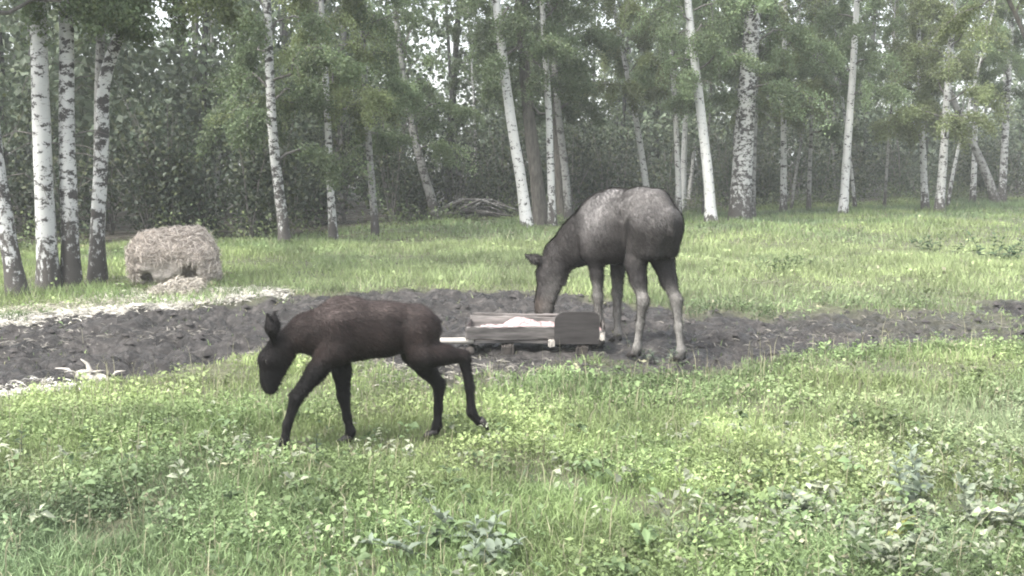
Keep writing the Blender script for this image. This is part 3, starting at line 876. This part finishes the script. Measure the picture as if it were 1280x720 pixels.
def stalks(P, N, length, tintbase, r, stick=.35, w=.006):
    K = len(P)
    d = r.normal(0, 1, (K, 3)); d -= N * (d * N).sum(1)[:, None]; d /= np.linalg.norm(d, axis=1)[:, None] + 1e-9
    d = d + N * (r.random(K) * stick)[:, None]
    L = (length * (.5 + r.random(K)))[:, None]
    wv = np.cross(d, r.normal(0, 1, (K, 3))); wv /= np.linalg.norm(wv, axis=1)[:, None] + 1e-9
    m_ = P + d * L * .5 + N * L * .06; t_ = P + d * L - N * L * .12
    v = np.stack([P - wv * w, P + wv * w, m_ + wv * w, m_ - wv * w, t_], 1).reshape(-1, 3)
    i = np.arange(K)[:, None] * 5
    c = np.asarray(tintbase)[None] * (.55 + .9 * r.random(K))[:, None]
    return v, i + [3, 2, 4], i + [0, 1, 2, 3], np.repeat(c, 5, 0)
k = r.integers(0, len(V_), 15000)
q_ = V_[k]; k = k[(q_[:, 2] > .03) & ~((q_[:, 2] < .48) & (q_[:, 1] > -.5) & (q_[:, 1] < .1) & (np.abs(q_[:, 0]) < .62))]
mb = MB(); v, f3, f4, c = stalks(V_[k] + N_[k] * .004, N_[k], .15, (.46, .41, .36), r, .45, .006); mb.add(v, f3, f4, c)
mb.build("loose_stalks", M_straw, hay, False)["kind"] = "stuff"

# little mound of pulled-out hay at the foot of the stack
hm_ = thing("hay_heap", "low pale heap of pulled-out hay in front of the hay stack", "hay heap", (-5.20, 17.1, gz1(-5.20, 17.1) - .05), 0)
V2, F2 = sdf_mesh([((-.28, 0, .0), .20, (.12, .05, .02), .26, .1, 1, 1), ((.2, -.05, -.02), .17, (.6, .1, -.05), .12, .12, 1, 1), ((-.05, .1, .12), .16, (.05, .12, .14), .14, .1, 1, 1)],
                  (-.75, -.5, -.12), (1.0, .6, .42), .025, lambda x, y, z: (fbm(x * 8, y * 8, z * 8, 3) - .5) * .12)
N2 = vert_normals(V2, F2)
obj("heap_body", np_mesh("heap_body", V2, F2), M_hay, hm_)
k = r.integers(0, len(V2), 3500)
mb = MB(); v, f3, f4, c = stalks(V2[k], N2[k], .12, (.38, .35, .30), r, .5, .006); mb.add(v, f3, f4, c)
mb.build("loose_stalks", M_straw, hm_, False)["kind"] = "stuff"

# hay trodden along the far edge of the track
def strewn(path, n, wid, tint, r, length=.10, w=.005, up=.02):
    P = np.array(path, float)
    s = r.random(n) * (len(P) - 1.0001); i = s.astype(int); f = (s - i)[:, None]
    q = P[i] * (1 - f) + P[i + 1] * f
    q = q[:, :2] + r.normal(0, 1, (n, 2)) * wid * (.3 + fbm(q[:, 0] * 1.3, q[:, 1] * 1.3, 3, 2)[:, None] * 1.2)
    z = ground_z(q[:, 0], q[:, 1]) + up * r.random(n) + .008
    N = np.tile([0, 0, 1.], (n, 1))
    return stalks(np.column_stack([q, z]), N, length, tint, r, .35, w)
mb = MB()
for path, n_, wd, tn in (([(-9.2, 12.2), (-7.2, 13.7), (-6.3, 14.9), (-5.2, 15.9), (-4.6, 16.5), (-3.7, 17.2)], 13000, .20, (.46, .44, .39)),
                         ([(-5.6, 16.9), (-4.9, 17.1), (-3.9, 17.5)], 3600, .35, (.50, .48, .43)),
                         ([(-7.0, 15.2), (-6.0, 16.2), (-5.4, 17.2)], 2600, .45, (.36, .34, .28)),
                         ([(-5.6, 8.9), (-4.7, 9.9), (-4.2, 10.3)], 2200, .14, (.52, .50, .45)),
                         ([(-6.6, 12.2), (-5.2, 12.9), (-3.8, 13.6)], 500, .35, (.16, .15, .13)),
                         ([(-2.6, 12.0), (-1.6, 11.4), (-.8, 10.7), (.2, 10.9)], 1300, .4, (.2, .19, .16)),
                         ([(2.0, 12.4), (4, 13.2), (6.5, 14.8)], 500, .7, (.15, .14, .12))):
    v, f3, f4, c = strewn(path, n_, wd, tn, r); mb.add(v, f3, f4, c)
tag(mb.build("scattered_hay", M_straw, None, False), "pale trodden hay strewn along the edges of the mud track", "hay", kind="stuff")

# lumps of trodden mud
r = np.random.default_rng(66)
n_ = 5200
cx_ = r.uniform(-9, 10, n_); cy_ = r.uniform(8.5, 18, n_)
kp = r.random(n_) < mud_mask(cx_, cy_) * 1.1 - .15
cx_, cy_ = cx_[kp], cy_[kp]; n_ = len(cx_)
oct_v = np.array([(1, 0, 0), (.5, .86, .05), (-.5, .8, -.05), (-1, 0, .05), (-.5, -.86, 0), (.5, -.8, .05), (.1, .05, .8)])
oct_f = np.array([(i, (i + 1) % 6, 6) for i in range(6)])
sz_ = .018 + .055 * r.random(n_) ** 2.5
v = oct_v[None] * (sz_[:, None, None] * np.array([1, .9, .9])) * (.65 + .7 * r.random((n_, 7, 1)))
a_ = r.random(n_) * 6.283
vx = v[..., 0] * np.cos(a_)[:, None] - v[..., 1] * np.sin(a_)[:, None]; vy = v[..., 0] * np.sin(a_)[:, None] + v[..., 1] * np.cos(a_)[:, None]
v = np.stack([vx + cx_[:, None], vy + cy_[:, None], v[..., 2] + ground_z(cx_, cy_)[:, None]], -1).reshape(-1, 3)
f_ = (np.arange(n_)[:, None, None] * 7 + oct_f[None]).reshape(-1, 3)
M_clod = simple_noise_mat("mud_clod", (.008, .0073, .0068), (.055, .05, .047), 3, None, .75, .6, .02)
tag(obj("mud_clods", np_mesh("mud_clods", v, f_), M_clod), "dark lumps of trodden mud all over the track", "mud", kind="stuff")

# pale splintered branch on the mud at left
bx_, by_ = -4.30, 11.05
br = thing("broken_branch", "pale splintered branch lying on the left of the mud track", "branch", (bx_, by_, gz1(bx_, by_)), R(-4))
mb = MB(); mb.tube(polyline([(-.24, .02, .05), (-.1, 0, .06), (.06, -.02, .05), (.26, -.08, .04)], 9), [.02, .045, .055, .058, .055, .05, .045, .03, .01], 7, jitter=.5)
mb.build("limb", M_wood_peeled, br)
rb_ = random.Random(9)
for q in range(9):
    x0 = rb_.uniform(-.2, .22); a_ = rb_.choice((0, math.pi)) + rb_.uniform(-.7, .7); L_ = rb_.uniform(.08, .22); up_ = rb_.uniform(-.02, .10) if q else .2
    mb = MB(); mb.tube(polyline([(x0, -.01, .05), (x0 + math.cos(a_) * L_ * .5, math.sin(a_) * L_ * .5, .06 + up_ * .6), (x0 + math.cos(a_ + .4) * L_, math.sin(a_ + .4) * L_, max(.015, .04 + up_))], 5), np.array([.036, .03, .024, .016, .006]) * rb_.uniform(.5, 1), 5, jitter=.6); mb.build("splinter", M_wood_peeled, br)

# brush heap at the wood edge
bh = thing("brush_heap", "low heap of fallen branches at the wood edge left of the moose", "brush heap", (-1.15, 36.6, gz1(-1.15, 36.6)), 0)
rr0 = random.Random(5)
for q in range(16):
    L = 1.0 + rr0.random() * 1.3; a_ = (rr0.random() - .5) * 1.1; x0 = (rr0.random() - .5) * .9; z0 = .08 + rr0.random() * .55
    mb = MB(); P = [(x0 - L * .5 * math.cos(a_), -L * .5 * math.sin(a_), z0 * .6), (x0, 0, z0 + .1), (x0 + L * .5 * math.cos(a_), L * .5 * math.sin(a_), z0 * .5 + (rr0.random() - .3) * .2)]
    mb.tube(polyline(P, 6), np.linspace(.055, .02, 6), 6, jitter=.2); mb.build("branch", M_birch_grey if q % 3 else M_branch, bh)

# ------------------------------------------------------------------ feeding trough
tx, ty = .27, 12.35
tr_ = thing("feeding_trough", "low weathered wooden trough the moose eats from", "trough", (tx, ty, gz1(tx, ty) - .03), R(-3))
def plank(name, loc, size, mt, rot=(0, 0, 0), seed=0, wob=.004):
    o = obj(name, box_mesh(name, *size, seed=seed, wob=wob), mt, tr_); o.location = loc; o.rotation_euler = rot; return o
plank("side_board", (-.26, -.20, .275), (1.02, .030, .15), M_wood_pale, (R(14), 0, R(1)), 1, .007)
plank("side_board", (.0, .30, .30), (1.56, .030, .19), M_wood_pale, (R(-14), 0, 0), 2, .006)
plank("floor_board", (0, -.06, .165), (1.52, .22, .028), M_wood_pale, (0, 0, 0), 3)
plank("floor_board", (0, .17, .168), (1.52, .22, .028), M_wood_pale, (0, 0, 0), 4)
plank("rim_rail", (-.20, .335, .405), (1.1, .04, .03), M_wood_pale, (0, 0, R(-1)), 5)
plank("skid_log", (-.32, -.02, .075), (.14, .62, .13), M_wood_log, (0, 0, R(4)), 6)
plank("skid_log", (.55, -.02, .075), (.14, .62, .13), M_wood_log, (0, 0, R(-5)), 7)
plank("crosspiece", (.185, -.255, .17), (.07, .09, .075), M_wood_peeled, (0, R(3), R(4)), 8)
plank("crosspiece", (.735, -.21, .255), (.09, .12, .085), M_wood_peeled, (0, R(-3), R(-4)), 9)
plank("end_board", (-.775, .05, .27), (.03, .46, .2), M_wood_pale, (0, 0, 0), 10)
# big dark board with cut-off top corners
def shield(name, w, h, t, cut):
    import bmesh
    bm = bmesh.new()
    out = [(-w * .5, 0), (w * .5, 0), (w * .5, h - cut * .8)]
    for q in range(5):
        a_ = q / 4 * math.pi / 2; out.append((w * .5 - cut * .8 + cut * .8 * math.cos(a_), h - cut * .8 + cut * .8 * math.sin(a_)))
    for q in range(5):
        a_ = q / 4 * math.pi / 2; out.append((-w * .5 + cut * 1.3 - cut * 1.3 * math.sin(a_), h - cut * 1.3 + cut * 1.3 * math.cos(a_)))
    vs_ = [bm.verts.new((x, -t / 2, z)) for x, z in out]
    f = bm.faces.new(vs_)
    e = bmesh.ops.extrude_face_region(bm, geom=[f])
    bmesh.ops.translate(bm, verts=[g for g in e["geom"] if isinstance(g, bmesh.types.BMVert)], vec=(0, t, 0))
    bmesh.ops.recalc_face_normals(bm, faces=bm.faces)
    bmesh.ops.bevel(bm, geom=[e_ for e_ in bm.edges if e_.calc_face_angle(0) > .9], offset=.006, segments=2, affect='EDGES')
    me = bpy.data.meshes.new(name); bm.to_mesh(me); bm.free(); return me
sb = obj("guard_board", shield("guard_board", .50, .37, .035, .09), M_wood_dark, tr_); sb.location = (.465, -.255, .165); sb.rotation_euler = (R(6), 0, R(2)); sb["label"] = "dark wet board with rounded top corners"
plank("end_board", (.77, .05, .27), (.03, .46, .2), M_wood_pale, (0, 0, 0), 12)
# salt and meal in the trough
X, Y = np.meshgrid(np.linspace(-.74, .74, 60), np.linspace(-.16, .27, 20))
Z = .30 + (fbm(X * 5, Y * 5, 1, 4) - .5) * .22 + .09 * np.exp(-((X + .12) / .45) ** 2) * np.exp(-((Y - .08) / .16) ** 2)
ii = (np.arange(19)[:, None] * 60 + np.arange(59)[None, :]).ravel()
sf = obj("feed", np_mesh("feed", np.stack([X, Y, Z], -1).reshape(-1, 3), np.stack([ii, ii + 1, ii + 61, ii + 60], 1)), M_salt)
sf.location = tr_.location; sf.rotation_euler = tr_.rotation_euler
tag(sf, "pinkish white salt and meal lying in the trough", "feed", kind="stuff")

pl = thing("peeled_pole", "pale peeled pole lying beside the trough behind the calf", "pole", (-.85, 12.25, gz1(-.85, 12.25)), R(-2))
mb = MB(); mb.tube(polyline([(-.75, .06, .10), (-.2, .02, .13), (.42, 0, .14)], 9), np.linspace(.03, .036, 9), 8, jitter=.12); mb.build("shaft", M_wood_peeled, pl)
mb = MB(); mb.tube([(.38, -.12, .02), (.38, .12, .03)], [.055, .05], 8, jitter=.15); mb.build("rest_block", M_wood_log, pl)

# ------------------------------------------------------------------ animals
def coat_hair(V, F, tint, count, length, seed, parent, w=.0035, flow=(-.7, 0, -.6), lo=.35, hi=1.5):
    r = np.random.default_rng(seed)
    N = vert_normals(V, F)
    fi = r.integers(0, len(F), count); b = r.random((count, 2))
    P = (V[F[fi, 0]] * ((1 - b[:, :1]) * (1 - b[:, 1:])) + V[F[fi, 1]] * (b[:, :1] * (1 - b[:, 1:])) + V[F[fi, 2]] * (b[:, :1] * b[:, 1:]) + V[F[fi, 3]] * ((1 - b[:, :1]) * b[:, 1:]))
    n_ = N[F[fi, 0]]; c = tint[F[fi, 0]] * (lo + hi * r.random(count) ** 1.5)[:, None]
    d = np.array(flow)[None] + r.normal(0, .25, (count, 3)); d -= n_ * (d * n_).sum(1)[:, None]; d /= np.linalg.norm(d, axis=1)[:, None] + 1e-9
    L = (length * (.5 + .8 * r.random(count)))[:, None]
    L = L * np.clip(P[:, 2:] / .5, .35, 1)
    wv = np.cross(n_, d) * w
    v = np.stack([P - wv - n_ * .003, P + wv - n_ * .003, P + d * L + n_ * L * .22], 1).reshape(-1, 3)
    i = np.arange(count)[:, None] * 3
    me = np_mesh("coat", v, i + [0, 1, 2], np.repeat(c, 3, 0), True)
    o = obj("coat", me, M_fur, parent); o["kind"] = "stuff"
    return o

def hoof(parent, p, fwd, s):
    """cloven hoof: two toes, pointed forward"""
    mb = MB()
    f = np.array([math.cos(fwd[0]) * math.cos(fwd[1]), math.sin(fwd[0]) * math.cos(fwd[1]), math.sin(fwd[1])]); sd_ = np.array([-math.sin(fwd[0]), math.cos(fwd[0]), 0])
    up = np.cross(f, sd_)
    for q in (-1, 1):
        b = np.array(p) + sd_ * q * .022 * s
        mb.tube([b - f * .035 * s + up * .045 * s, b + f * .0 * s + up * .035 * s, b + f * .045 * s + up * .018 * s, b + f * .085 * s + up * .006 * s], np.array([.026, .028, .022, .006]) * s, 8)
    return mb.build("hoof", M_hoof, parent)

def chain(P, Rr, k, ys=1.0):
    return [(P[i], Rr[i], P[i + 1], Rr[i + 1], k, ys, 1) for i in range(len(P) - 1)]

# --- adult cow, seen from behind its left flank, head lowered into the trough
MYAW = 118
mo = thing("moose", "adult moose standing over the trough with its head lowered to feed", "moose", (1.30, 12.28, gz1(1.30, 12.28)), R(MYAW))
P = []
P += chain([(-.53, 0, 1.50), (-.15, 0, 1.45), (.28, 0, 1.39), (.58, 0, 1.35)], [.255, .32, .385, .31], .12, .74)
P += [((-.52, 0, 1.71), .13, (-.25, 0, 1.68), .14, .14, 1.0, 1), ((.20, 0, 1.63), .11, (.50, 0, 1.64), .11, .14, .9, 1)]
P += [((-.28, 0, 1.67), .12, (.24, 0, 1.63), .12, .14, 1.0, 1)]
P += [((.60, 0, 1.18), .22, (.72, 0, 1.22), .20, .14, .8, 1)]                                     # brisket
for s in (1, -1):
    P += [((.50, s * .17, 1.42), .16, (.42, s * .20, 1.12), .15, .12, 1, 1)]                       # shoulder
    P += [((-.52, s * .115, 1.44), .20, (-.40, s * .15, 1.14), .125, .12, 1, 1)]                    # thigh
    P += [((-.30, s * .17, 1.66), .05, (-.24, s * .20, 1.60), .05, .06, 1, 1), ((.36, s * .13, 1.68), .05, (.52, s * .24, 1.32), .06, .06, 1, 1)]
    P += [((-.66, s * .085, 1.50), .11, (-.62, s * .11, 1.20), .10, .12, 1, 1)]                     # buttock
P += [((-.76, 0, 1.58), .05, (-.81, 0, 1.40), .03, .05, 1, 1)]                                    # tail
fl = {"LF": ((.40, .18, 1.06), (.345, .17, .60), (.33, .15, .13), (.35, .15, .045)), "RF": ((.46, -.18, 1.06), (.47, -.17, .60), (.44, -.17, .13), (.47, -.17, .045))}
for k_, (e_, kn, fe, ho) in fl.items():
    P += chain([e_, ((e_[0] + kn[0]) / 2, (e_[1] + kn[1]) / 2, .85), kn, ((kn[0] + fe[0]) / 2, kn[1], .36), fe, ho], [.105, .068, .052, .035, .041, .042], .05)
hl = {"LH": ((-.40, .17, 1.04), (-.55, .17, .66), (-.50, .20, .14), (-.46, .20, .045)), "RH": ((-.45, -.17, 1.04), (-.76, -.12, .66), (-.90, -.09, .14), (-.87, -.09, .045))}
for k_, (st_, hk, fe, ho) in hl.items():
    P += chain([st_, ((st_[0] * .6 + hk[0] * .4), (st_[1] + hk[1]) / 2, .86), hk, ((hk[0] + fe[0]) / 2 + .01, (hk[1] + fe[1]) / 2, .38), fe, ho], [.125, .082, .053, .036, .042, .043], .05)
    P += [((hk[0] - .035, hk[1], hk[2] + .03), .035, (hk[0], hk[1], hk[2] - .06), .04, .04, 1, 1)]
# neck and head, swung a little to its left
P += chain([(.56, 0, 1.42), (.80, .13, 1.24), (1.0, .30, 1.06)], [.29, .225, .165], .12, 1.0)
P += [((.60, .02, 1.20), .2, (.92, .24, 1.0), .14, .1, 1, 1)]
hd0, hd1, hd2, hd3 = (1.02, .33, 1.02), (1.06, .42, .80), (1.03, .47, .56), (1.00, .50, .40)
P += chain([hd0, hd1, hd2, hd3], [.15, .132, .100, .104], .06)
P += [((.94, .33, .88), .11, (.95, .44, .55), .065, .06, 1, 1)]                                    # jaw
P += [((1.03, .52, .46), .08, (1.0, .53, .36), .075, .05, 1, 1), ((.96, .48, .42), .06, (.955, .49, .36), .055, .04, 1, 1)]
P += [((.90, .26, .88), .03, (.885, .30, .70), .02, .04, 1, 1)]                                    # bell
def ear(a, b, c, w):
    return [(a, w * .45, b, w, .03, 1, 1), (b, w, c, w * .25, .03, 1, 1)]
P += ear((1.03, .45, .97), (1.09, .58, .98), (1.13, .70, 1.04), .058)
P += ear((1.10, .27, 1.04), (1.19, .24, 1.12), (1.28, .24, 1.16), .055)
VM, FM = sdf_mesh(P, (-1.1, -.55, -.02), (1.35, .78, 1.95), .016)
def moose_tint(V):
    z, x = V[:, 2], V[:, 0]
    t = np.array([.033, .030, .0285])[None] * np.ones((len(V), 1))
    pal = np.array([.17, .163, .15]); gre = np.array([.118, .111, .106])
    head = smooth(.78, 1.0, x)
    low = smooth(.92, .62, z) * (1 - head)
    nz = fbm(V[:, 0] * 6, V[:, 1] * 6, V[:, 2] * 6, 3)
    t = t * (1 - low[:, None] * .75) + pal * low[:, None] * .75
    bk = smooth(1.40, 1.66, z + (nz - .5) * .25)[:, None] * .75                                  # top light on back and shoulder, painted into the coat
    t = t * (1 - bk) + gre * bk
    side = (np.exp(-((x - .28) / .26) ** 2) * smooth(1.15, 1.45, z))[:, None] * .45  # sheen on shoulder and flank, put into the coat colour
    t = t * (1 - side) + np.array([.17, .162, .158]) * side
    bl = (smooth(1.12, .98, z) * smooth(.75, .9, z) * (1 - head))[:, None] * .6  # belly shade painted as darker fur
    t = t * (1 - bl) + np.array([.018, .016, .016]) * bl
    mz = (head * smooth(.62, .45, z))[:, None] * .4
    t = t * (1 - mz) + np.array([.075, .055, .042]) * mz
    return t * (.75 + .5 * nz)[:, None]
TM = moose_tint(VM)
obj("body", np_mesh("body", VM, FM, TM), M_fur, mo)
coat_hair(VM, FM, TM, 42000, .06, 71, mo, .0050, lo=.6, hi=.9)
for d_ in (fl, hl):
    for k_, q in d_.items(): hoof(mo, (q[3][0] + .01, q[3][1], .012), (0, 0), 1.35)
def eye(parent, c, rr_):
    mb = MB(); a_ = np.linspace(-1, 1, 7)
    mb.tube([(c[0], c[1], c[2] + rr_ * t * .99) for t in a_], [rr_ * math.sqrt(max(.01, 1 - t * t)) for t in a_], 10); return mb.build("eye", M_eye, parent)
eye(mo, (1.00, .495, .83), .022); eye(mo, (1.155, .385, .83), .022)

# --- calf walking left, hind leg lifted behind
CYAW = 194
ca = thing("moose_calf", "dark brown moose calf walking left across the grass, head down", "moose calf", (-1.129, 8.17, gz1(-1.129, 8.17)), R(CYAW))
P = []
P += chain([(-.41, 0, .90), (-.15, 0, .885), (.10, 0, .885), (.25, 0, .885)], [.155, .185, .205, .18], .08, .76)
P += [((-.42, 0, .985), .07, (-.2, 0, .985), .075, .08, 1, 1), ((-.2, 0, .985), .075, (.1, 0, 1.01), .08, .08, 1, 1), ((.08, 0, 1.06), .08, (.18, 0, 1.075), .075, .07, .9, 1)]
P += [((.26, 0, .80), .13, (.33, 0, .84), .125, .08, .85, 1)]
for s in (1, -1):
    P += [((.20, s * .10, .95), .10, (.20, s * .12, .75), .09, .07, 1, 1)]
    P += [((-.43, s * .08, .88), .125, (-.42, s * .10, .70), .095, .07, 1, 1)]
    P += [((-.50, s * .06, .90), .07, (-.49, s * .07, .74), .065, .07, 1, 1)]
P += [((-.555, 0, .95), .025, (-.59, 0, .87), .015, .03, 1, 1)]
legs = {"LF": [(.24, .11, .76), (.36, .11, .61), (.505, .11, .43), (.575, .11, .22), (.60, .11, .085), (.615, .11, .03)],
        "RF": [(.17, -.11, .74), (.15, -.11, .56), (.14, -.10, .37), (.115, -.10, .20), (.09, -.10, .085), (.11, -.10, .03)],
        "RH": [(-.42, -.11, .68), (-.50, -.11, .56), (-.60, -.11, .42), (-.595, -.11, .23), (-.585, -.11, .09), (-.56, -.11, .03)],
        "LH": [(-.45, .11, .70), (-.60, .11, .70), (-.755, .11, .675), (-.80, .11, .44), (-.815, .11, .235), (-.875, .11, .15)]}
rads = {"F": [.095, .068, .046, .030, .034, .032], "H": [.115, .075, .044, .032, .035, .032]}
for k_, q in legs.items(): P += chain(q, rads[k_[1]], .035)
P += [((-.752, .11, .675), .03, (-.77, .11, .62), .026, .03, 1, 1), ((-.625, -.11, .44), .022, (-.60, -.11, .37), .026, .03, 1, 1)]
P += chain([(.22, 0, .93), (.42, .0, .90), (.60, .01, .80)], [.145, .105, .085], .08, .85)
P += chain([(.61, .01, .79), (.69, .015, .70), (.705, .02, .59), (.695, .02, .51)], [.083, .074, .050, .048], .04)
P += [((.58, .01, .72), .065, (.645, .02, .56), .04, .05, 1, 1), ((.705, .02, .53), .05, (.69, .02, .485), .045, .03, 1, 1)]
P += ear((.65, .07, .83), (.68, .11, .95), (.70, .12, 1.06), .038)
P += ear((.63, -.05, .84), (.645, -.11, .95), (.64, -.15, 1.04), .036)
VC, FC = sdf_mesh(P, (-1.0, -.32, -.02), (.85, .32, 1.25), .0115)
def calf_tint(V):
    z, x = V[:, 2], V[:, 0]
    nz = fbm(V[:, 0] * 8, V[:, 1] * 8, V[:, 2] * 8, 3)
    t = np.array([.0160, .0112, .0100])[None] * np.ones((len(V), 1))
    dk = np.array([.005, .0045, .0045])
    low = np.maximum(smooth(.78, .60, z), smooth(.50, .66, x) * .85)[:, None]
    t = t * (1 - low) + dk * low
    bk = (smooth(.97, 1.06, z) * smooth(.3, .1, np.abs(x + .15) - .3))[:, None] * .55  # paler band paints the light falling on the calf's back
    t = t * (1 - bk) + np.array([.062, .049, .045]) * bk
    return t * (.7 + .6 * nz)[:, None]
TC = calf_tint(VC)
obj("body", np_mesh("body", VC, FC, TC), M_fur, ca)
coat_hair(VC, FC, TC, 34000, .042, 72, ca, .0034, lo=.45, hi=1.2)
for k_, q in legs.items():
    if k_ == "LH": hoof(ca, (q[5][0] - .01, q[5][1], q[5][2] - .02), (math.pi, R(-38)), .9)
    else: hoof(ca, (q[5][0] + .01, q[5][1], .008), (0, 0), .9)
eye(ca, (.712, .084, .70), .015); eye(ca, (.712, -.054, .70), .015)

# ------------------------------------------------------------------ damp air between the trees
def haze(density):
    x0, x1, y0, y1, z0, z1 = -620, 620, -620, 640, -2.0, 24.0
    v = [(x, y, z) for x in (x0, x1) for y in (y0, y1) for z in (z0, z1)]
    f = np.array([(0, 1, 3, 2), (4, 6, 7, 5), (0, 4, 5, 1), (2, 3, 7, 6), (0, 2, 6, 4), (1, 5, 7, 3)])
    me = np_mesh("haze", np.array(v, float), f, None, False)
    m = bpy.data.materials.new("damp_air"); m.use_nodes = True
    n, l = m.node_tree.nodes, m.node_tree.links
    n.remove(n["Principled BSDF"])
    pv = n.new("ShaderNodeVolumePrincipled")
    pv.inputs["Density"].default_value = density
    pv.inputs["Color"].default_value = (.86, .9, .88, 1)
    l.new(pv.outputs[0], n["Material Output"].inputs["Volume"])
    tag(obj("haze", me, m), "thin pale haze hanging in the damp air", "haze", kind="stuff")
HAZE = 0.0013
if HAZE > 0: haze(HAZE)
